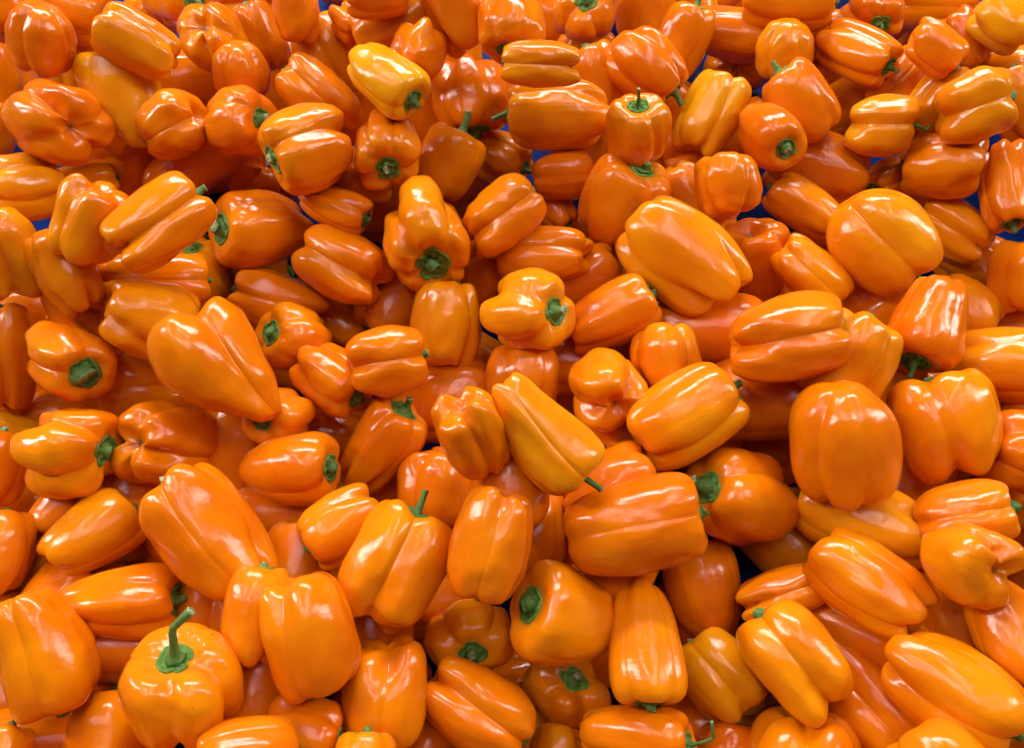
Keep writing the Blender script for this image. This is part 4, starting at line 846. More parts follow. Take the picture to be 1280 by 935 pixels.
    (0.3249,0.2225,0.0967, 0.0664, (-0.4298, 0.2996, 0.487, 0.6988), 0.0679,0.0526, 4,0.4,0,45.0,322,-0.16, -0.2,0, {'lo': 1},
     "dim pepper sliver, at ten o'clock from the pepper with a sharp vertical crease"),
    (-0.2562,0.6115,0.1299, 0.1035, (-0.3207, 0.7374, -0.2371, 0.5452), 0.0775,0.0495, 4,0.5,0,0,323,0.20, -0.1,0, {},
     "small pepper at the top edge, at ten o'clock from the bright yellow tapered pepper"),
    (0.3247,0.6238,0.079, 0.0494, (-0.2194, 0.528, -0.3148, 0.7576), 0.0675,0.0549, 4,0.4,0,45.0,324,-0.14, -0.1,0, {},
     "small pepper half covered, at ten o'clock from the reddish pepper with a thick stem"),
    (0.3475,0.6046,0.0345, -0.0021, (-0.2038, 0.5274, -0.2973, 0.7693), 0.0768,0.0638, 4,0.4,0,45.0,325,0.23, -0.5,0, {'lo': 1},
     "dark reddish small pepper, at eight o'clock from the reddish pepper with a thick stem"),
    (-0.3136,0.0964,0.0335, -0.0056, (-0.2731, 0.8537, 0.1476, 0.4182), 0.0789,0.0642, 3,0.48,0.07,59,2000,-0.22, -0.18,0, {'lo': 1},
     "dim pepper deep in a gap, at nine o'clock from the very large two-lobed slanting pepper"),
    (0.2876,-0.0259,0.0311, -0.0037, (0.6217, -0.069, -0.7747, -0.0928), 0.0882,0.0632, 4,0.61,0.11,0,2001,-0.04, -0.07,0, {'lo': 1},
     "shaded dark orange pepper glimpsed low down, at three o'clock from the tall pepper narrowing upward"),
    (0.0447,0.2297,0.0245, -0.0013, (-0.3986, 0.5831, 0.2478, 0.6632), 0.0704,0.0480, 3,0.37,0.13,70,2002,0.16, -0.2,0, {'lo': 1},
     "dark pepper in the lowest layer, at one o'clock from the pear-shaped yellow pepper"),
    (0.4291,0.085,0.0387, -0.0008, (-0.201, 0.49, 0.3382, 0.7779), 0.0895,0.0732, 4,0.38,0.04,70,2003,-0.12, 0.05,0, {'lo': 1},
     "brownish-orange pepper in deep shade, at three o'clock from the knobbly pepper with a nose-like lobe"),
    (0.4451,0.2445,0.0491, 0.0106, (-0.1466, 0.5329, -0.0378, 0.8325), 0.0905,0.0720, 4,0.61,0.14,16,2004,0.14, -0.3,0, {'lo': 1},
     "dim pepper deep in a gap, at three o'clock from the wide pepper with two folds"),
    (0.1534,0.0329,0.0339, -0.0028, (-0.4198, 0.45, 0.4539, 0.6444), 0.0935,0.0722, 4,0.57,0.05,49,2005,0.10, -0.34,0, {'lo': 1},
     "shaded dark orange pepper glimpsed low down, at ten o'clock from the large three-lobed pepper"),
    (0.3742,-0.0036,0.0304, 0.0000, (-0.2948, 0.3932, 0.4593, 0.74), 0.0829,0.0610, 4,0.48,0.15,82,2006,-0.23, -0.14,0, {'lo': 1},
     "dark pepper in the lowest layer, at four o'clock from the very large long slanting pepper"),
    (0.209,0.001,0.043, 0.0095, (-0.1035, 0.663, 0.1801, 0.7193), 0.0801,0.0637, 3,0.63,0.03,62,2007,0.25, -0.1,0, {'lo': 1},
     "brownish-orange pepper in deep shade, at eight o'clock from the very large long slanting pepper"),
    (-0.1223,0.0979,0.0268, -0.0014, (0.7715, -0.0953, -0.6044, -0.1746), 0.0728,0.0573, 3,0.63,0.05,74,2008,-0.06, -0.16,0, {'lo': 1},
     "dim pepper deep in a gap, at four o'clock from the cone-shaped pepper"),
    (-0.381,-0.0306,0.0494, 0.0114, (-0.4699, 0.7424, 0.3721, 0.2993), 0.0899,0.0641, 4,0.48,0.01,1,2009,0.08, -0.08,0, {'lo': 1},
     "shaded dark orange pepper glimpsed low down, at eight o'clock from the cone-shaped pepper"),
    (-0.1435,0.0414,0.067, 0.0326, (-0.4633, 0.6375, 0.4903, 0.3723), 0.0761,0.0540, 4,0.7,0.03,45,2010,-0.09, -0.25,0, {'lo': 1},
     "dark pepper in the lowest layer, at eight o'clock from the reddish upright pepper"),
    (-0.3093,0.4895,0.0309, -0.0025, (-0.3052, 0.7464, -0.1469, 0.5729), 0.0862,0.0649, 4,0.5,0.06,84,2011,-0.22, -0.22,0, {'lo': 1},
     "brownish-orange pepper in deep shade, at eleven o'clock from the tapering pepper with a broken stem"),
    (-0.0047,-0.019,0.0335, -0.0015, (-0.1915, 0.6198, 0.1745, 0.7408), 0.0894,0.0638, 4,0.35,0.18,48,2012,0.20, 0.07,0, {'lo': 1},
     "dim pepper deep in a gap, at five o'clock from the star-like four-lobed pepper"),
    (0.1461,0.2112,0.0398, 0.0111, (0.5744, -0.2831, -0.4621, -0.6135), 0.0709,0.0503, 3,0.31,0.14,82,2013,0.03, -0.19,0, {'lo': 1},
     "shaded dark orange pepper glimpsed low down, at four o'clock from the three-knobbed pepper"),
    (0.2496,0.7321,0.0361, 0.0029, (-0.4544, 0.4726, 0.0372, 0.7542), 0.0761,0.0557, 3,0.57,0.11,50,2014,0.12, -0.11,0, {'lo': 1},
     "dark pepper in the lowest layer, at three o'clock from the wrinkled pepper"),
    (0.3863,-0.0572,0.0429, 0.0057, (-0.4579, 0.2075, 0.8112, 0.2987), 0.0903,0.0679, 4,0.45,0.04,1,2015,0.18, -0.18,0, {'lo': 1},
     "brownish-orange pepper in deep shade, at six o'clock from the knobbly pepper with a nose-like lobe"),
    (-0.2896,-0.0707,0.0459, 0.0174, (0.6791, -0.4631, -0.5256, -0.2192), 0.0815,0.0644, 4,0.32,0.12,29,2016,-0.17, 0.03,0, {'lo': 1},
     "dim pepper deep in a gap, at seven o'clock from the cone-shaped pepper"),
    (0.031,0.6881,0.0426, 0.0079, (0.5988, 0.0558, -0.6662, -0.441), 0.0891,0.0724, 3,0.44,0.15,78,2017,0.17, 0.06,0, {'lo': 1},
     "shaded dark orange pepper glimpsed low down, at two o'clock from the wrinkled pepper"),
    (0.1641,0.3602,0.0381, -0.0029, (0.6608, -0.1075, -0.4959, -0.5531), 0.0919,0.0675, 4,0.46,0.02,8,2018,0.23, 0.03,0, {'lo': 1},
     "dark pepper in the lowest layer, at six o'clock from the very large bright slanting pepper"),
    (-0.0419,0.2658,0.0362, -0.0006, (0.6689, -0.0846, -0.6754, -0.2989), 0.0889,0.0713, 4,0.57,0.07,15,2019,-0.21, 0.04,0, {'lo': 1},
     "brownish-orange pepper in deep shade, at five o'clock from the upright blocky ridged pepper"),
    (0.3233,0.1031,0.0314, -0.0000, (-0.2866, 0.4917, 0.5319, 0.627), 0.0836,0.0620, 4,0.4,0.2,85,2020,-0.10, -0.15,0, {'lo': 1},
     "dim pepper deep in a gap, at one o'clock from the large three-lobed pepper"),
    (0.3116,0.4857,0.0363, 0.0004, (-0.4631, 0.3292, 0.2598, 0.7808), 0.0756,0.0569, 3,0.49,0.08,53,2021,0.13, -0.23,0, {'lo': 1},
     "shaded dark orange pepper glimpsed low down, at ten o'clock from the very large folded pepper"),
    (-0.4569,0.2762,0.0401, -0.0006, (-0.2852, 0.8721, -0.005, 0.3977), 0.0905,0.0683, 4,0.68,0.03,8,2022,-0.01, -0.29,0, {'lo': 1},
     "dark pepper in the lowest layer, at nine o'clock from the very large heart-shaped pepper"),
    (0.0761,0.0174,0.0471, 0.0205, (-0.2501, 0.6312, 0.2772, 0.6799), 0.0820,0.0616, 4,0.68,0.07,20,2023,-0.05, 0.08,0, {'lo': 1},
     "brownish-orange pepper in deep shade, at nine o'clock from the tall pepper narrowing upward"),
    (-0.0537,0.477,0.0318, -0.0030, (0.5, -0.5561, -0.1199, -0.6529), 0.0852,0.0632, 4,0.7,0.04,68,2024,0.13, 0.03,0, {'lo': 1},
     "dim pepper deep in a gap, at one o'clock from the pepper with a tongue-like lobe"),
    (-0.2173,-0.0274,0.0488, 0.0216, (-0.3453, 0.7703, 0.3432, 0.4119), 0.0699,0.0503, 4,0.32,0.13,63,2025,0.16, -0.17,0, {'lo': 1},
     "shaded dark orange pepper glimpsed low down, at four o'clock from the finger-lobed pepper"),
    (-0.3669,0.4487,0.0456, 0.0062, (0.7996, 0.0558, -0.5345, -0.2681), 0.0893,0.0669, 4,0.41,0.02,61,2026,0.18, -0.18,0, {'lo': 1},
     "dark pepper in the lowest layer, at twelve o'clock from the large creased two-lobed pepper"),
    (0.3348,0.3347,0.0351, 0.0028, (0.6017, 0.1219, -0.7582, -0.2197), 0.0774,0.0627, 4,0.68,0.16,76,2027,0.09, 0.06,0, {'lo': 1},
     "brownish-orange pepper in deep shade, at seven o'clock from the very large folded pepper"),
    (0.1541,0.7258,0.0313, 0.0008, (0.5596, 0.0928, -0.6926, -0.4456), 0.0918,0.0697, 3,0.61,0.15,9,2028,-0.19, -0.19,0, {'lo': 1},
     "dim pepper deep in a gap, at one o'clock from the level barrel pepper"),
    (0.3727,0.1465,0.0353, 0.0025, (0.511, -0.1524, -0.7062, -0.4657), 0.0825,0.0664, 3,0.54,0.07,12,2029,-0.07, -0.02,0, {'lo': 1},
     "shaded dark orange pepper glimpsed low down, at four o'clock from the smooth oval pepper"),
    (0.3789,0.2151,0.0569, 0.0185, (-0.444, 0.1188, 0.7891, 0.4075), 0.0870,0.0670, 4,0.52,0.03,41,2030,0.10, -0.33,0, {'lo': 1},
     "dark pepper in the lowest layer, at four o'clock from the very large bright slanting pepper"),
    (-0.2551,0.0941,0.0632, 0.0281, (0.7418, -0.0161, -0.6652, -0.0836), 0.0830,0.0677, 3,0.51,0.15,81,2031,0.12, 0.03,0, {'lo': 1},
     "brownish-orange pepper in deep shade, at two o'clock from the finger-lobed pepper"),
    (-0.3052,0.0351,0.068, 0.0347, (0.6429, -0.5227, -0.4856, -0.2786), 0.0844,0.0683, 4,0.53,0.13,21,2032,-0.02, -0.28,0, {'lo': 1},
     "dim pepper deep in a gap, at nine o'clock from the reddish upright pepper"),
    (-0.4106,0.6908,0.0369, 0.0092, (0.5109, -0.7503, -0.0018, -0.4196), 0.0752,0.0571, 3,0.46,0.06,23,2033,-0.08, 0.09,0, {'lo': 1},
     "shaded dark orange pepper glimpsed low down, at one o'clock from the big knobbly four-lobed pepper"),
    (0.4022,0.0366,0.0804, 0.0510, (-0.3554, 0.2744, 0.7655, 0.4609), 0.0676,0.0515, 3,0.67,0.05,26,2034,-0.04, 0.04,0, {'lo': 1},
     "dark pepper in the lowest layer, at five o'clock from the wide pepper with two folds"),
    (-0.2988,0.2445,0.038, -0.0025, (-0.2017, 0.859, -0.0447, 0.4684), 0.0893,0.0626, 4,0.53,0.01,9,2035,-0.20, 0.06,0, {'lo': 1},
     "brownish-orange pepper in deep shade, at three o'clock from the pepper with the pale cut stem"),
    (-0.1942,0.7509,0.0308, 0.0038, (0.632, 0.1842, -0.6639, -0.355), 0.0817,0.0577, 4,0.41,0.18,70,2036,0.17, -0.1,0, {'lo': 1},
     "dim pepper deep in a gap, at ten o'clock from the level barrel pepper"),
    (0.0693,0.5173,0.0363, -0.0058, (0.6917, -0.1239, -0.3733, -0.6057), 0.0885,0.0659, 4,0.33,0.09,62,2037,-0.05, -0.24,0, {'lo': 1},
     "shaded dark orange pepper glimpsed low down, at five o'clock from the level barrel pepper"),
    (0.2682,0.3024,0.0323, -0.0040, (-0.4349, 0.3637, 0.5366, 0.625), 0.0836,0.0655, 4,0.67,0.09,48,2038,0.16, -0.1,0, {'lo': 1},
     "dark pepper in the lowest layer, at eight o'clock from the very large folded pepper"),
    (0.2341,0.2381,0.0482, 0.0151, (-0.4268, 0.4048, 0.3985, 0.7037), 0.0748,0.0598, 4,0.51,0.04,77,2039,0.04, -0.14,0, {'lo': 1},
     "brownish-orange pepper in deep shade, at ten o'clock from the smooth oval pepper"),
    (-0.2526,0.1612,0.0452, 0.0064, (0.6886, -0.4321, -0.4471, -0.3731), 0.0873,0.0708, 4,0.32,0.02,67,2040,0.18, -0.08,0, {'lo': 1},
     "dim pepper deep in a gap, at twelve o'clock from the very large two-lobed slanting pepper"),
    (-0.2151,0.272,0.0361, -0.0002, (0.8388, 0.0442, -0.5032, -0.203), 0.0883,0.0603, 4,0.41,0.04,64,2041,-0.00, 0.07,0, {'lo': 1},
     "shaded dark orange pepper glimpsed low down, at three o'clock from the very large heart-shaped pepper"),
    (0.1819,0.2814,0.0489, 0.0105, (-0.472, 0.346, 0.2584, 0.7686), 0.0829,0.0594, 3,0.5,0.17,15,2042,0.07, -0.23,0, {'lo': 1},
     "dark pepper in the lowest layer, at nine o'clock from the wide pepper with two folds"),
    (-0.4378,0.1451,0.0414, 0.0116, (0.7791, -0.371, -0.4334, -0.2598), 0.0721,0.0567, 4,0.64,0.14,59,2043,-0.17, 0.02,0, {'lo': 1},
     "brownish-orange pepper in deep shade, at seven o'clock from the large creased two-lobed pepper"),
    (0.16,0.54,0.047, 0.0036, (0.5551, -0.2968, -0.2182, -0.7458), 0.0913,0.0712, 4,0.37,0.01,63,2044,0.15, -0.09,0, {'lo': 1},
     "dim pepper deep in a gap, at nine o'clock from the pleated golden pepper"),
    (-0.0766,0.0441,0.04, 0.0076, (-0.3106, 0.6745, 0.2312, 0.6286), 0.0867,0.0665, 4,0.63,0.03,51,2045,-0.22, 0.03,0, {'lo': 1},
     "shaded dark orange pepper glimpsed low down, at ten o'clock from the star-like four-lobed pepper"),
    (-0.3643,0.5806,0.0361, 0.0029, (-0.4159, 0.6809, -0.1278, 0.5892), 0.0894,0.0724, 3,0.63,0.13,41,2046,-0.01, -0.24,0, {'lo': 1},
     "dark pepper in the lowest layer, at three o'clock from the big knobbly four-lobed pepper"),
    (-0.1916,0.1108,0.0472, 0.0149, (0.5914, -0.5221, -0.2958, -0.5386), 0.0744,0.0556, 4,0.64,0.04,28,2047,-0.02, -0.01,0, {'lo': 1},
     "brownish-orange pepper in deep shade, at three o'clock from the very large two-lobed slanting pepper"),
    (0.2447,0.5129,0.058, 0.0239, (-0.4277, 0.4236, 0.1041, 0.7917), 0.0693,0.0539, 3,0.46,0.13,47,2048,0.22, -0.2,0, {'lo': 1},
     "dim pepper deep in a gap, at four o'clock from the pleated golden pepper"),
    (-0.3741,-0.0202,0.0868, 0.0547, (0.7551, -0.2701, -0.5909, -0.0882), 0.0832,0.0642, 4,0.63,0.2,44,2049,-0.01, 0.01,0, {'lo': 1},
     "shaded dark orange pepper glimpsed low down, at eight o'clock from the finger-lobed pepper"),
    (0.1029,0.2777,0.0406, 0.0044, (0.6654, -0.1234, -0.5874, -0.4438), 0.0854,0.0652, 4,0.43,0.02,41,2050,0.08, -0.21,0, {'lo': 1},
     "dark pepper in the lowest layer, at one o'clock from the three-knobbed pepper"),
    (-0.1207,0.564,0.0417, 0.0051, (0.5858, -0.5201, -0.223, -0.5801), 0.0827,0.0674, 4,0.69,0.06,84,2051,-0.16, -0.23,0, {'lo': 1},
     "brownish-orange pepper in deep shade, at five o'clock from the bright yellow tapered pepper"),
    (0.4595,0.7,0.036, -0.0033, (-0.4422, 0.2301, 0.0719, 0.8639), 0.0780,0.0536, 4,0.54,0.19,17,2052,0.03, -0.19,0, {'lo': 1},
     "dim pepper deep in a gap, at two o'clock from the pleated golden pepper"),
    (0.3077,0.021,0.0399, 0.0087, (-0.423, 0.3287, 0.6599, 0.5268), 0.0813,0.0634, 3,0.7,0.03,6,2053,-0.06, -0.23,0, {'lo': 1},
     "shaded dark orange pepper glimpsed low down, at six o'clock from the smooth oval pepper"),
    (0.3296,0.0153,0.089, 0.0626, (-0.4138, 0.3079, 0.6534, 0.5541), 0.0721,0.0515, 4,0.67,0.05,23,2054,-0.23, -0.29,0, {'lo': 1},
     "dark pepper in the lowest layer, at four o'clock from the very large level pepper"),
    (-0.5419,0.6194,0.0303, 0.0028, (0.6289, -0.6038, -0.0367, -0.4884), 0.0683,0.0495, 4,0.32,0.06,2,2055,0.14, -0.19,0, {'lo': 1},
     "brownish-orange pepper in deep shade, at ten o'clock from the tapering pepper with a broken stem"),
    (0.301,0.2465,0.0441, 0.0024, (-0.3579, 0.3867, 0.2424, 0.8146), 0.0796,0.0622, 4,0.61,0.02,30,2056,0.13, -0.24,0, {'lo': 1},
     "dim pepper deep in a gap, at twelve o'clock from the smooth oval pepper"),
    (0.0255,0.173,0.0346, 0.0043, (-0.3455, 0.6475, 0.2442, 0.6338), 0.0775,0.0628, 3,0.69,0.2,49,2057,-0.04, -0.19,0, {'lo': 1},
     "shaded dark orange pepper glimpsed low down, at six o'clock from the pear-shaped yellow pepper"),
    (0.1233,0.1173,0.0402, 0.0080, (-0.4627, 0.3962, 0.6503, 0.4538), 0.0717,0.0582, 4,0.32,0.08,72,2058,-0.23, -0.05,0, {'lo': 1},
     "dark pepper in the lowest layer, at two o'clock from the very large level pepper"),
    (-0.241,0.0441,0.0874, 0.0559, (-0.2879, 0.7982, 0.1795, 0.4978), 0.0706,0.0567, 3,0.55,0.18,49,2059,0.16, -0.05,0, {'lo': 1},
     "brownish-orange pepper in deep shade, at six o'clock from the very large two-lobed slanting pepper"),
    (-0.1192,0.1495,0.0445, 0.0129, (-0.2368, 0.7179, 0.0527, 0.6526), 0.0888,0.0655, 4,0.67,0.14,69,2060,0.03, -0.17,0, {'lo': 1},
     "dim pepper deep in a gap, at three o'clock from the cone-shaped pepper"),
    (0.346,0.7304,0.0349, -0.0061, (-0.4357, 0.3737, 0.0127, 0.8188), 0.0925,0.0729, 4,0.6,0.08,11,2061,-0.24, -0.28,0, {'lo': 1},
     "shaded dark orange pepper glimpsed low down, at eleven o'clock from the very large folded pepper"),
    (0.0027,-0.0586,0.0604, 0.0310, (-0.2021, 0.6386, 0.2376, 0.7035), 0.0743,0.0575, 4,0.47,0.07,55,2062,0.23, -0.04,0, {'lo': 1},
     "dark pepper in the lowest layer, at seven o'clock from the smooth egg-shaped pepper"),
    (-0.2615,0.5614,0.0462, 0.0157, (0.6319, -0.5342, -0.2303, -0.5122), 0.0909,0.0619, 3,0.43,0.2,89,2063,0.14, -0.14,0, {'lo': 1},
     "brownish-orange pepper in deep shade, at twelve o'clock from the tapering pepper with a broken stem"),
    (0.532,0.5925,0.0445, 0.0044, (-0.4401, 0.2215, 0.3471, 0.7979), 0.0865,0.0684, 4,0.36,0.08,53,2064,0.23, -0.05,0, {'lo': 1},
     "dim pepper deep in a gap, at one o'clock from the very large folded pepper"),
    (0.0961,-0.0683,0.0362, 0.0107, (0.7289, -0.0424, -0.6827, 0.0279), 0.0763,0.0531, 4,0.5,0.12,44,2065,-0.09, -0.32,0, {'lo': 1},
     "shaded dark orange pepper glimpsed low down, at six o'clock from the tall pepper narrowing upward"),
    (-0.0966,-0.0241,0.0617, 0.0306, (-0.0503, 0.8194, 0.0805, 0.5653), 0.0787,0.0568, 4,0.47,0.03,50,2066,0.08, -0.09,0, {'lo': 1},
     "dark pepper in the lowest layer, at seven o'clock from the reddish upright pepper"),
    (0.2382,0.1166,0.0329, 0.0025, (-0.2067, 0.5398, 0.1563, 0.8009), 0.0671,0.0528, 3,0.66,0.07,33,2067,0.12, -0.04,0, {'lo': 1},
     "brownish-orange pepper in deep shade, at ten o'clock from the very large long slanting pepper"),
    (0.0441,0.4054,0.0306, -0.0005, (-0.4047, 0.555, 0.0621, 0.7241), 0.0716,0.0538, 4,0.37,0.0,47,2068,-0.12, -0.25,0, {'lo': 1},
     "dim pepper deep in a gap, at nine o'clock from the very large bright slanting pepper"),
    (0.2759,0.043,0.0754, 0.0486, (-0.3804, 0.3908, 0.5299, 0.6495), 0.0733,0.0591, 3,0.52,0.17,89,2069,-0.06, -0.19,0, {'lo': 1},
     "shaded dark orange pepper glimpsed low down, at two o'clock from the large three-lobed pepper"),
    (-0.0388,0.1353,0.0468, 0.0151, (0.5638, -0.4472, -0.5143, -0.4665), 0.0774,0.0619, 3,0.35,0.14,48,2070,0.23, -0.31,0, {'lo': 1},
     "dark pepper in the lowest layer, at eleven o'clock from the reddish upright pepper"),
    (-0.4838,0.3715,0.0758, 0.0475, (-0.4453, 0.7392, -0.0226, 0.5048), 0.0707,0.0577, 3,0.62,0.02,70,2071,0.04, -0.26,0, {'lo': 1},
     "brownish-orange pepper in deep shade, at nine o'clock from the plump pepper with the dark scar"),
    (-0.3385,0.1343,0.0589, 0.0249, (-0.3475, 0.8309, 0.169, 0.4005), 0.0786,0.0541, 4,0.32,0.05,27,2072,0.18, -0.02,0, {'lo': 1},
     "dim pepper deep in a gap, at ten o'clock from the very large two-lobed slanting pepper"),
    (-0.1429,0.4383,0.0314, -0.0015, (0.8067, -0.0179, -0.4432, -0.3904), 0.0728,0.0595, 4,0.35,0.2,25,2073,0.18, -0.22,0, {'lo': 1},
     "shaded dark orange pepper glimpsed low down, at one o'clock from the reddish split-lobed pepper"),
    (0.5742,0.6944,0.0532, 0.0248, (-0.4451, 0.2068, 0.3529, 0.7966), 0.0678,0.0478, 4,0.62,0.14,85,2074,0.06, -0.04,0, {'lo': 1},
     "dark pepper in the lowest layer, at two o'clock from the very large bright slanting pepper"),
    (0.3271,0.4158,0.0325, -0.0063, (-0.2201, 0.4707, -0.1249, 0.8452), 0.0818,0.0598, 4,0.59,0.03,44,2075,0.05, -0.29,0, {'lo': 1},
     "brownish-orange pepper in deep shade, at nine o'clock from the very large folded pepper"),
    (0.2568,-0.0504,0.0735, 0.0426, (-0.1167, 0.6365, 0.3209, 0.6916), 0.0808,0.0583, 3,0.66,0.14,10,2076,0.22, -0.23,0, {'lo': 1},
     "dim pepper deep in a gap, at five o'clock from the large three-lobed pepper"),
    (-0.3379,0.3808,0.0538, 0.0213, (-0.4156, 0.6946, -0.0326, 0.5862), 0.0850,0.0687, 4,0.33,0.03,66,2077,0.21, -0.24,0, {'lo': 1},
     "shaded dark orange pepper glimpsed low down, at eleven o'clock from the very large heart-shaped pepper"),
    (0.1993,0.6875,0.0583, 0.0237, (0.5815, -0.1544, -0.4872, -0.633), 0.0787,0.0624, 4,0.41,0.14,73,2078,-0.14, 0.05,0, {'lo': 1},
     "dark pepper in the lowest layer, at ten o'clock from the smooth wedge-shaped pepper"),
    (0.4118,0.1392,0.0818, 0.0541, (-0.2902, 0.405, 0.4562, 0.7373), 0.0769,0.0573, 4,0.63,0.18,31,2079,0.05, -0.08,0, {'lo': 1},
     "brownish-orange pepper in deep shade, at one o'clock from the knobbly pepper with a nose-like lobe"),
    (-0.183,-0.0543,0.1407, 0.1121, (0.7583, -0.2559, -0.5864, -0.125), 0.0676,0.0539, 3,0.66,0.19,86,2080,0.13, 0.08,0, {'lo': 1},
     "dim pepper deep in a gap, at eight o'clock from the smooth egg-shaped pepper"),
    (-0.3552,0.274,0.1319, 0.1013, (0.7913, -0.2635, -0.4566, -0.3097), 0.0715,0.0505, 4,0.44,0.06,72,2081,-0.06, -0.15,0, {'lo': 1},
     "shaded dark orange pepper glimpsed low down, at six o'clock from the big knobbly four-lobed pepper"),
    (0.0216,0.5532,0.0805, 0.0393, (0.667, -0.2178, -0.3032, -0.6448), 0.0848,0.0603, 4,0.61,0.06,36,2082,-0.16, 0.03,0, {'lo': 1},
     "dark pepper in the lowest layer, at eleven o'clock from the level barrel pepper"),
    (0.176,0.1789,0.0456, 0.0143, (-0.4212, 0.4133, 0.3101, 0.7454), 0.0763,0.0521, 3,0.43,0.02,41,2083,-0.02, -0.25,0, {'lo': 1},
     "brownish-orange pepper in deep shade, at one o'clock from the very large level pepper"),
    (-0.4047,0.5387,0.0841, 0.0554, (0.5619, -0.7015, -0.0925, -0.4285), 0.0792,0.0573, 3,0.68,0.1,31,2084,0.19, -0.27,0, {'lo': 1},
     "dim pepper deep in a gap, at ten o'clock from the reddish split-lobed pepper"),
    (-0.361,0.0242,0.1043, 0.0643, (0.891, -0.0338, -0.4509, -0.0414), 0.0816,0.0623, 4,0.67,0.15,88,2085,-0.16, 0.03,0, {'lo': 1},
     "shaded dark orange pepper glimpsed low down, at nine o'clock from the smooth egg-shaped pepper"),
    (-0.1559,0.5228,0.0753, 0.0383, (0.6777, -0.354, -0.1831, -0.618), 0.0804,0.0644, 4,0.36,0.15,55,2086,-0.01, -0.02,0, {'lo': 1},
     "dark pepper in the lowest layer, at four o'clock from the reddish curved pepper"),
    (0.4124,0.456,0.0386, 0.0025, (-0.3885, 0.3853, 0.2838, 0.7874), 0.0848,0.0673, 3,0.45,0.18,40,2087,-0.08, 0.06,0, {'lo': 1},
     "brownish-orange pepper in deep shade, at five o'clock from the small pepper with a curled stem"),
]
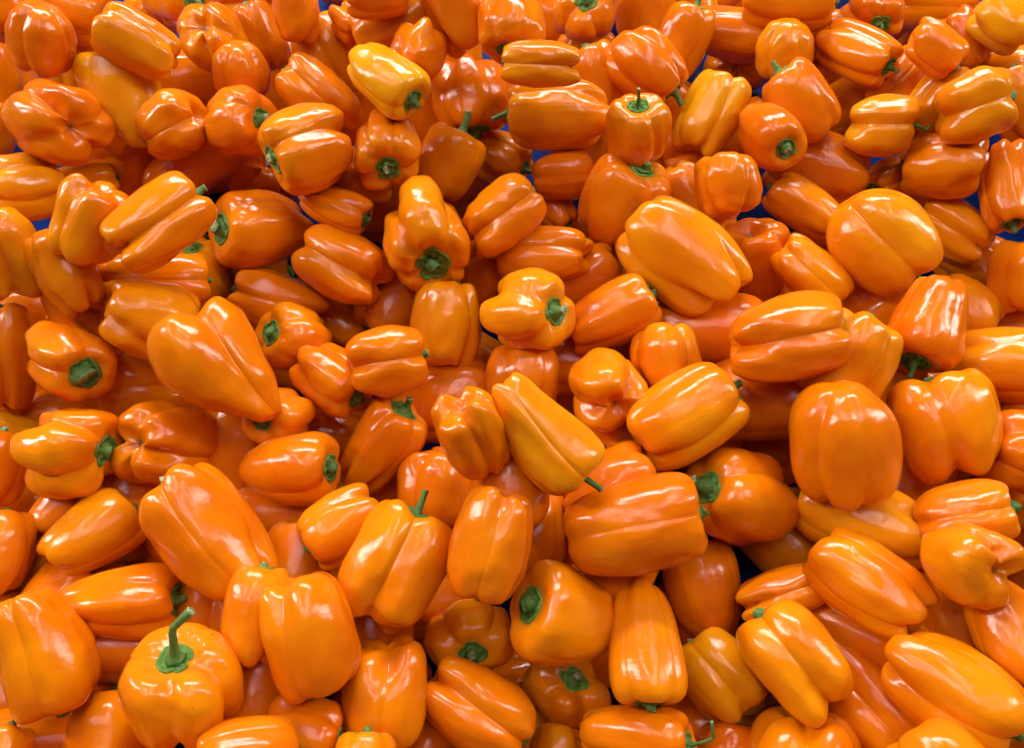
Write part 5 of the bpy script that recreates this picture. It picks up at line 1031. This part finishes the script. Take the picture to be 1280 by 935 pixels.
SURROUND = [
(-0.271,-0.223,0.039,-0.31,0.77,0.52,0.19,0.097,0.072),
(-0.682,1.163,0.036,-0.16,0.85,-0.40,0.30,0.088,0.065),
(0.186,-0.185,0.181,-0.01,0.51,0.26,0.82,0.072,0.058),
(0.004,1.078,0.04,0.62,-0.42,-0.16,-0.65,0.100,0.081),
(-0.132,-0.148,0.077,0.73,-0.03,-0.68,0.12,0.110,0.079),
(0.465,0.057,0.177,-0.31,-0.06,0.95,-0.02,0.074,0.056),
(0.243,-0.107,0.102,0.31,0.50,-0.54,0.60,0.090,0.074),
(0.564,-0.102,0.061,0.04,0.57,0.09,0.81,0.087,0.064),
(-0.475,-0.095,0.173,-0.44,0.81,0.33,0.21,0.067,0.047),
(-0.183,1.016,0.042,0.58,-0.37,0.15,-0.71,0.103,0.080),
(0.396,-0.051,0.172,-0.22,0.30,0.38,0.85,0.061,0.047),
(0.537,-0.028,0.042,0.63,-0.01,-0.78,0.03,0.103,0.076),
(0.433,0.01,0.166,0.13,0.50,-0.60,0.62,0.075,0.055),
(0.118,1.1,0.038,0.57,-0.47,-0.17,-0.65,0.097,0.079),
(-0.062,-0.191,0.075,-0.16,0.58,0.25,0.76,0.083,0.059),
(-0.291,-0.199,0.143,0.64,0.54,-0.43,0.34,0.077,0.064),
(-0.109,-0.176,0.108,0.53,0.50,-0.57,0.37,0.079,0.057),
(0.447,-0.032,0.192,0.17,0.44,-0.56,0.68,0.075,0.055),
(-0.513,0.048,0.112,0.17,0.85,-0.09,0.49,0.077,0.054),
(-0.733,0.322,0.052,0.92,-0.21,-0.20,-0.27,0.117,0.096),
(0.537,-0.002,0.15,-0.11,0.38,0.27,0.88,0.094,0.073),
(-0.498,-0.151,0.087,0.80,-0.35,-0.48,-0.05,0.082,0.059),
(0.041,0.874,0.04,-0.38,-0.60,0.69,-0.15,0.080,0.065),
(-0.69,0.225,0.039,0.70,0.58,-0.39,0.11,0.121,0.092),
(-0.974,1.035,0.045,0.86,-0.26,-0.04,-0.44,0.070,0.050),
(-0.563,0.126,0.044,0.95,-0.14,-0.21,-0.19,0.115,0.092),
(0.65,0.478,0.221,-0.17,-0.31,0.93,-0.07,0.076,0.057),
(0.467,-0.073,0.051,0.00,0.53,0.11,0.84,0.097,0.070),
(-0.21,-0.118,0.225,0.93,-0.08,-0.35,0.08,0.075,0.058),
(-0.489,1.191,0.035,-0.36,0.56,-0.37,0.65,0.105,0.083),
(-0.142,0.927,0.046,-0.44,0.73,-0.18,0.49,0.077,0.055),
(0.394,1.169,0.049,0.52,-0.40,-0.19,-0.73,0.070,0.050),
(-0.479,0.986,0.039,0.77,0.11,-0.47,-0.41,0.075,0.063),
(-1.02,1.137,0.035,0.63,-0.72,-0.01,-0.28,0.105,0.085),
(0.822,0.714,0.035,-0.35,0.25,0.15,0.89,0.080,0.061),
(0.577,0.46,0.087,-0.29,0.46,0.17,0.82,0.063,0.049),
(0.154,1.066,0.071,-0.04,-0.67,0.68,-0.31,0.077,0.055),
(-0.646,0.435,0.064,0.66,-0.62,-0.09,-0.41,0.084,0.063),
(0.377,-0.107,0.144,0.01,0.65,0.25,0.71,0.080,0.059),
(0.117,0.694,0.136,-0.00,0.70,-0.67,0.25,0.087,0.071),
(-0.507,0.121,0.178,0.52,0.73,-0.20,0.40,0.055,0.038),
(0.082,-0.202,0.137,0.63,0.22,-0.30,0.69,0.082,0.063),
(-0.524,0.115,0.138,0.74,0.55,-0.22,0.31,0.082,0.062),
(0.522,0.891,0.093,-0.25,0.39,-0.36,0.81,0.073,0.055),
(0.104,-0.135,0.143,-0.09,0.64,0.29,0.71,0.069,0.055),
(0.436,1.144,0.039,0.51,-0.36,-0.10,-0.77,0.098,0.071),
(0.586,-0.02,0.097,0.52,-0.02,-0.85,-0.05,0.110,0.080),
(-0.465,-0.165,0.042,-0.39,0.80,0.43,0.16,0.099,0.076),
(-0.677,0.615,0.05,0.65,-0.60,0.01,-0.47,0.088,0.073),
(0.334,0.816,0.069,0.60,0.07,-0.54,-0.59,0.116,0.083),
(0.642,0.406,0.179,-0.27,0.24,0.59,0.72,0.055,0.041),
(-0.203,0.925,0.034,0.78,0.06,-0.37,-0.50,0.086,0.062),
(-0.55,0.333,0.059,0.87,-0.23,-0.32,-0.30,0.115,0.083),
(0.546,0.201,0.037,-0.41,0.09,0.33,0.85,0.074,0.055),
(0.394,0.021,0.187,-0.00,0.43,-0.03,0.90,0.059,0.040),
(0.613,1.064,0.036,-0.16,-0.41,0.70,-0.57,0.120,0.083),
(0.663,0.778,0.188,0.53,0.12,-0.28,-0.79,0.065,0.045),
(0.416,-0.144,0.212,0.31,0.24,-0.32,0.86,0.064,0.048),
(-0.448,-0.141,0.16,0.74,0.50,-0.16,0.42,0.079,0.056),
(-0.764,0.496,0.048,-0.27,0.94,-0.09,0.17,0.118,0.098),
(0.67,0.425,0.084,-0.15,0.33,-0.18,0.91,0.111,0.092),
(0.362,-0.045,0.177,-0.31,0.32,0.53,0.72,0.053,0.036),
(0.456,-0.066,0.202,-0.43,0.11,0.89,0.15,0.079,0.061),
(0.161,-0.139,0.186,0.52,0.27,-0.61,0.53,0.068,0.052),
(-0.241,-0.104,0.181,-0.21,0.78,0.21,0.55,0.080,0.064),
(-0.308,0.967,0.087,-0.40,-0.55,0.69,0.22,0.077,0.055),
(0.606,0.275,0.058,0.31,0.21,-0.58,0.72,0.115,0.090),
(-0.626,1.134,0.062,0.70,-0.37,0.13,-0.59,0.117,0.093),
(0.328,-0.136,0.161,0.41,0.28,-0.58,0.65,0.069,0.055),
(0.248,0.968,0.031,0.74,0.24,-0.36,-0.52,0.090,0.063),
(0.561,0.322,0.129,-0.37,-0.03,0.86,0.34,0.061,0.046),
(0.658,0.451,0.163,0.53,0.11,-0.55,-0.64,0.089,0.063),
(0.441,0.931,0.049,0.56,-0.07,-0.37,-0.73,0.120,0.090),
(0.665,0.169,0.032,-0.27,-0.28,0.71,-0.59,0.092,0.076),
(-0.553,0.326,0.132,0.78,0.51,-0.37,0.07,0.074,0.052),
(-0.548,0.227,0.043,0.20,0.86,-0.22,0.41,0.097,0.079),
(0.098,0.694,0.197,0.56,-0.33,-0.43,-0.63,0.061,0.042),
(0.642,0.993,0.08,-0.45,-0.12,0.68,0.57,0.103,0.074),
(-0.034,0.867,0.038,0.64,0.52,-0.56,0.04,0.110,0.082),
(0.44,0.802,0.087,-0.28,0.56,-0.34,0.70,0.074,0.060),
(-0.773,0.98,0.04,0.02,0.86,-0.39,0.33,0.101,0.080),
(0.724,0.742,0.2,-0.30,0.12,-0.17,0.93,0.062,0.045),
(-0.399,0.926,0.045,-0.15,0.83,-0.41,0.34,0.104,0.085),
(-0.444,-0.108,0.074,0.94,-0.14,-0.30,-0.02,0.099,0.078),
(0.389,0.863,0.045,-0.41,-0.47,0.77,-0.12,0.103,0.082),
(-0.794,0.618,0.036,0.88,-0.26,-0.17,-0.37,0.088,0.066),
(-0.579,0.503,0.113,0.90,0.27,-0.31,-0.15,0.072,0.056),
(-0.339,-0.097,0.141,0.78,-0.44,-0.38,-0.23,0.084,0.064),
(0.017,-0.19,0.035,0.62,0.33,-0.33,0.64,0.109,0.075),
(1.015,1.046,0.055,-0.16,-0.38,0.91,-0.06,0.096,0.072),
(0.752,1.137,0.034,0.57,0.25,-0.58,-0.53,0.095,0.073),
(0.695,0.932,0.108,-0.21,0.43,-0.46,0.75,0.080,0.059),
(0.616,0.215,0.149,-0.35,-0.18,0.91,-0.12,0.072,0.058),
(-0.109,-0.095,0.099,0.73,-0.21,-0.64,-0.07,0.101,0.083),
(0.411,-0.137,0.181,0.24,0.37,-0.27,0.86,0.062,0.044),
(-0.485,-0.169,0.129,0.33,0.90,-0.11,0.26,0.102,0.075),
(0.74,1.11,0.076,0.57,0.19,-0.47,-0.65,0.079,0.055),
(-0.601,0.11,0.123,-0.03,0.91,-0.06,0.40,0.077,0.057),
(-0.495,0.144,0.092,0.68,-0.54,-0.10,-0.48,0.079,0.057),
(0.49,0.347,0.138,-0.49,-0.24,0.84,-0.05,0.066,0.054),
(0.604,0.465,0.213,-0.13,0.30,-0.34,0.88,0.059,0.048),
(0.084,1.097,0.09,-0.41,-0.60,0.69,-0.08,0.084,0.061),
(-0.021,-0.095,0.127,0.68,-0.03,-0.73,0.08,0.058,0.045),
(0.71,0.742,0.111,-0.38,-0.18,0.82,0.40,0.076,0.062),
(-0.379,-0.147,0.165,0.59,-0.65,-0.32,-0.34,0.079,0.060),
(0.665,0.219,0.063,-0.05,0.52,-0.27,0.81,0.107,0.075),
(0.517,0.803,0.038,-0.11,-0.52,0.82,-0.23,0.083,0.066),
(-1.031,1.062,0.067,-0.35,0.84,-0.25,0.32,0.077,0.060),
(-0.711,0.362,0.115,0.92,0.26,-0.28,-0.08,0.062,0.042),
(-0.631,0.307,0.036,0.74,0.34,-0.57,-0.08,0.102,0.073),
(0.712,0.767,0.152,-0.49,-0.31,0.78,0.23,0.082,0.066),
(0.38,-0.147,0.202,0.08,0.25,0.08,0.96,0.057,0.041),
(0.541,0.897,0.043,-0.45,0.34,0.21,0.80,0.092,0.076),
(-0.177,0.734,0.089,0.81,0.07,-0.35,-0.47,0.083,0.060),
(0.697,0.406,0.038,-0.22,0.29,0.69,0.63,0.121,0.089),
(0.057,-0.183,0.092,-0.32,0.56,0.45,0.62,0.110,0.082),
(0.238,-0.093,0.173,0.56,-0.06,-0.82,0.05,0.073,0.051),
(0.69,0.843,0.035,-0.27,0.50,-0.30,0.76,0.113,0.079),
(0.489,0.014,0.167,-0.23,-0.27,0.83,-0.43,0.083,0.057),
(-0.667,0.214,0.093,0.33,0.88,-0.28,0.20,0.083,0.062),
(0.118,-0.19,0.047,-0.39,0.47,0.48,0.63,0.121,0.098),
(0.566,0.156,0.054,-0.29,-0.30,0.68,-0.60,0.068,0.053),
(0.138,-0.103,0.192,0.19,0.37,-0.03,0.91,0.053,0.040),
(0.453,0.078,0.209,-0.23,0.01,0.97,0.12,0.062,0.048),
(-0.483,0.055,0.163,0.60,-0.69,-0.24,-0.33,0.069,0.056),
(-0.788,0.722,0.086,0.78,0.44,-0.42,-0.16,0.093,0.070),
(0.709,0.808,0.096,-0.20,-0.42,0.87,-0.19,0.096,0.069),
(0.429,0.061,0.112,0.39,0.20,-0.50,0.75,0.099,0.070),
(0.597,0.512,0.051,-0.30,0.18,-0.01,0.94,0.118,0.095),
(0.421,-0.104,0.086,-0.14,0.49,0.46,0.73,0.098,0.072),
(0.371,-0.244,0.039,0.53,0.15,-0.45,0.70,0.095,0.076),
(0.651,0.179,0.105,-0.22,0.26,0.26,0.90,0.104,0.076),
(0.161,-0.194,0.078,-0.22,0.48,0.39,0.76,0.097,0.075),
(0.813,0.687,0.088,-0.32,0.09,0.68,0.66,0.076,0.057),
(-0.442,-0.063,0.176,0.82,-0.31,-0.48,-0.07,0.068,0.055),
(0.044,-0.127,0.125,0.54,-0.44,-0.55,-0.46,0.077,0.060),
(0.183,-0.142,0.219,0.50,0.17,-0.74,0.41,0.072,0.058),
(0.797,0.578,0.074,-0.27,-0.17,0.92,0.24,0.084,0.062),
(-0.053,-0.23,0.044,0.32,0.64,-0.06,0.70,0.119,0.087),
(-0.169,-0.115,0.231,0.88,-0.08,-0.46,0.08,0.060,0.042),
(0.799,0.372,0.037,-0.27,-0.28,0.81,-0.45,0.105,0.075),
(-0.224,-0.112,0.269,0.74,0.14,-0.64,0.17,0.051,0.036),
(-0.291,-0.197,0.075,0.61,0.54,-0.18,0.55,0.098,0.069),
(-0.851,0.694,0.052,0.64,-0.68,-0.04,-0.35,0.093,0.065),
(-0.251,-0.157,0.061,0.91,-0.04,-0.40,0.12,0.117,0.084),
(-0.293,-0.107,0.079,0.73,-0.12,-0.67,0.04,0.108,0.077),
(0.485,0.839,0.072,-0.19,-0.30,0.90,0.26,0.088,0.073),
(0.438,0.035,0.233,-0.30,-0.11,0.94,-0.15,0.051,0.038),
(0.743,0.489,0.078,-0.37,0.15,0.40,0.83,0.102,0.083),
(0.469,1.093,0.086,-0.32,-0.32,0.82,0.35,0.112,0.089),
(0.419,-0.005,0.216,-0.49,-0.12,0.71,-0.48,0.061,0.048),
(-0.389,-0.155,0.076,0.01,0.73,0.11,0.67,0.100,0.082),
(-0.626,0.222,0.125,-0.39,0.85,0.04,0.35,0.065,0.050),
(-0.544,0.086,0.171,0.62,0.65,-0.14,0.41,0.083,0.061),
(0.679,0.762,0.048,-0.36,-0.05,0.77,0.52,0.102,0.080),
(-0.588,-0.033,0.087,0.69,-0.61,-0.23,-0.32,0.113,0.088),
(-0.894,0.755,0.042,0.54,0.62,-0.55,-0.18,0.104,0.082),
(0.619,0.546,0.139,-0.20,0.19,-0.22,0.94,0.075,0.054),
(-0.654,1.066,0.078,-0.43,0.71,-0.27,0.48,0.092,0.064),
(0.82,1.066,0.054,-0.15,-0.40,0.90,0.05,0.089,0.072),
(0.145,-0.196,0.118,0.54,-0.38,-0.67,-0.34,0.098,0.077),
(0.413,0.082,0.217,-0.22,-0.31,0.85,-0.37,0.051,0.041),
(0.612,0.155,0.112,0.58,0.05,-0.78,-0.24,0.092,0.067),
(-0.073,1.062,0.034,0.61,-0.37,0.02,-0.70,0.090,0.062),
(0.085,0.927,0.046,0.59,-0.15,0.08,-0.79,0.109,0.077),
(-0.693,0.472,0.042,-0.27,0.94,-0.09,0.20,0.101,0.071),
(-0.059,-0.139,0.13,0.63,0.38,-0.29,0.62,0.086,0.071),
(0.183,-0.141,0.258,0.58,0.14,-0.62,0.50,0.051,0.038),
(-0.845,0.949,0.048,0.58,-0.77,-0.02,-0.25,0.092,0.070),
(0.412,0.086,0.143,-0.17,0.48,0.27,0.82,0.064,0.049),
(-0.608,0.503,0.047,0.86,-0.12,-0.38,-0.31,0.114,0.095),
(0.264,1.112,0.046,0.61,-0.06,-0.40,-0.68,0.111,0.087),
(-0.652,0.741,0.049,-0.34,0.83,-0.20,0.39,0.095,0.069),
(0.362,-0.181,0.06,-0.45,-0.14,0.79,-0.40,0.098,0.080),
(0.369,-0.192,0.104,0.34,0.36,-0.58,0.65,0.097,0.074),
(-0.503,1.071,0.039,0.40,0.72,-0.56,0.02,0.094,0.067),
(-0.473,0.086,0.131,0.40,0.82,-0.29,0.27,0.080,0.059),
(0.432,-0.108,0.136,-0.11,0.44,0.79,0.42,0.096,0.067),
(-0.245,1.015,0.076,-0.43,0.69,-0.26,0.52,0.111,0.086),
(-0.215,-0.095,0.104,0.74,0.36,-0.44,0.35,0.101,0.074),
(-0.409,-0.212,0.117,0.76,0.21,-0.58,0.20,0.091,0.067),
(-0.416,0.299,0.225,0.09,0.90,-0.29,0.30,0.065,0.045),
(-0.695,0.419,0.094,0.68,0.65,-0.26,0.21,0.083,0.061),
(0.039,-0.171,0.166,0.83,-0.07,-0.53,0.19,0.083,0.060),
(-0.558,0.035,0.097,0.81,-0.30,-0.49,-0.11,0.092,0.072),
(0.555,0.014,0.11,0.53,0.01,-0.85,0.02,0.105,0.081),
(-0.162,-0.175,0.049,0.12,0.65,0.08,0.75,0.109,0.087),
(-0.557,1.005,0.029,0.64,0.30,-0.62,-0.35,0.095,0.066),
(0.404,-0.027,0.135,-0.30,0.34,0.58,0.68,0.082,0.065),
(-0.363,-0.185,0.14,0.61,-0.48,-0.63,-0.01,0.090,0.071),
(-0.962,0.879,0.033,0.94,0.26,-0.11,-0.21,0.078,0.058),
(0.345,-0.12,0.112,-0.15,0.53,0.52,0.65,0.079,0.066),
(-0.469,0.025,0.043,0.71,-0.48,-0.48,-0.19,0.108,0.085),
(-0.539,0.188,0.105,0.73,0.56,-0.35,0.18,0.098,0.075),
(0.591,0.111,0.139,0.28,0.20,-0.55,0.76,0.066,0.051),
(-0.358,-0.222,0.082,0.80,-0.12,-0.58,0.11,0.102,0.074),
(0.586,0.432,0.186,-0.41,0.06,0.58,0.70,0.063,0.048),
(0.341,-0.174,0.189,0.24,0.33,-0.11,0.91,0.078,0.060),
(-0.832,0.568,0.082,-0.05,0.89,-0.24,0.38,0.089,0.062),
(-0.234,0.622,0.175,0.00,0.79,-0.46,0.41,0.066,0.050),
(-0.23,-0.107,0.146,-0.31,0.81,0.42,0.28,0.087,0.064),
(0.089,-0.086,0.149,0.09,0.77,0.00,0.63,0.070,0.054),
(-1.03,1.008,0.026,-0.42,0.84,-0.17,0.29,0.077,0.058),
(0.605,0.325,0.1,0.54,0.19,-0.82,0.02,0.091,0.068),
(-0.46,-0.085,0.128,0.73,0.40,-0.52,0.15,0.095,0.076),
(-0.17,-0.117,0.165,0.86,-0.13,-0.49,0.01,0.098,0.076),
(-0.285,-0.106,0.221,0.74,-0.11,-0.66,0.06,0.060,0.047),
(0.185,-0.168,0.136,-0.37,-0.43,0.65,-0.51,0.097,0.070),
(-0.55,-0.163,0.067,0.55,-0.71,-0.30,-0.31,0.111,0.087),
(-0.647,0.416,0.121,0.76,0.41,-0.48,-0.10,0.080,0.064),
(-0.292,0.905,0.031,0.56,0.53,-0.62,-0.13,0.088,0.061),
(-0.105,0.722,0.095,0.60,-0.52,-0.22,-0.57,0.089,0.066),
(-0.11,-0.169,0.156,0.63,0.43,-0.46,0.45,0.076,0.060),
(-0.758,0.479,0.127,-0.48,0.82,-0.02,0.32,0.074,0.059),
(0.212,-0.133,0.154,0.63,-0.23,-0.71,-0.23,0.086,0.071),
(-0.162,-0.092,0.259,0.82,-0.35,-0.38,-0.25,0.059,0.048),
(-0.598,-0.012,0.04,-0.44,0.80,0.19,0.36,0.119,0.088),
(-0.149,1.045,0.105,0.55,-0.65,0.06,-0.51,0.083,0.061)
]

for row in PEPPERS:
    make_pepper(row)

# the heap goes on past the edges of the picture: one mass of plain peppers
def surround():
    VV, QQ, TT_ = [], [], []; n0 = 0
    shapes = []
    for k in range(8):
        S = Pepper(4 if k % 3 else 3, .35 + .06 * k, .05 * (k % 4), 20 * k, 900 + k, 0, 0, 0, 36)
        t = np.linspace(0, 1, 26)[1:-1]; t = t - .8 * np.sin(2 * math.pi * t) / (2 * math.pi)
        shapes.append((S.surf(t), S.surf([.0001]).mean(1)[0], S.surf([.9999]).mean(1)[0]))
    for i, (x, y, z, a, b, c, d, L, W) in enumerate(SURROUND):
        P, e0, e1 = shapes[i % 8]
        R = np.array(Quaternion((a, b, c, d)).normalized().to_matrix()); dm = np.array([W, W, L]); o = np.array([x, y, z])
        f = lambda p: (p * dm) @ R.T + o
        V, qd, tr = closed(f(P), f(e0), f(e1))
        VV.append(V); QQ.append(qd[:, ::-1] + n0); TT_.append(tr[:, ::-1] + n0); n0 += len(V)
    V = np.concatenate(VV)
    al = np.full(len(V), .5)
    o = bpy.data.objects.new("outer_pepper_heap", make_mesh("outer_pepper_heap", V, np.concatenate(QQ), np.concatenate(TT_), M_FLESH, al))
    o.color = color_of(-.05); col.objects.link(o)
    o["kind"] = "stuff"; o["label"] = "rest of the orange pepper heap spreading past the picture edges"; o["category"] = "peppers"
surround()
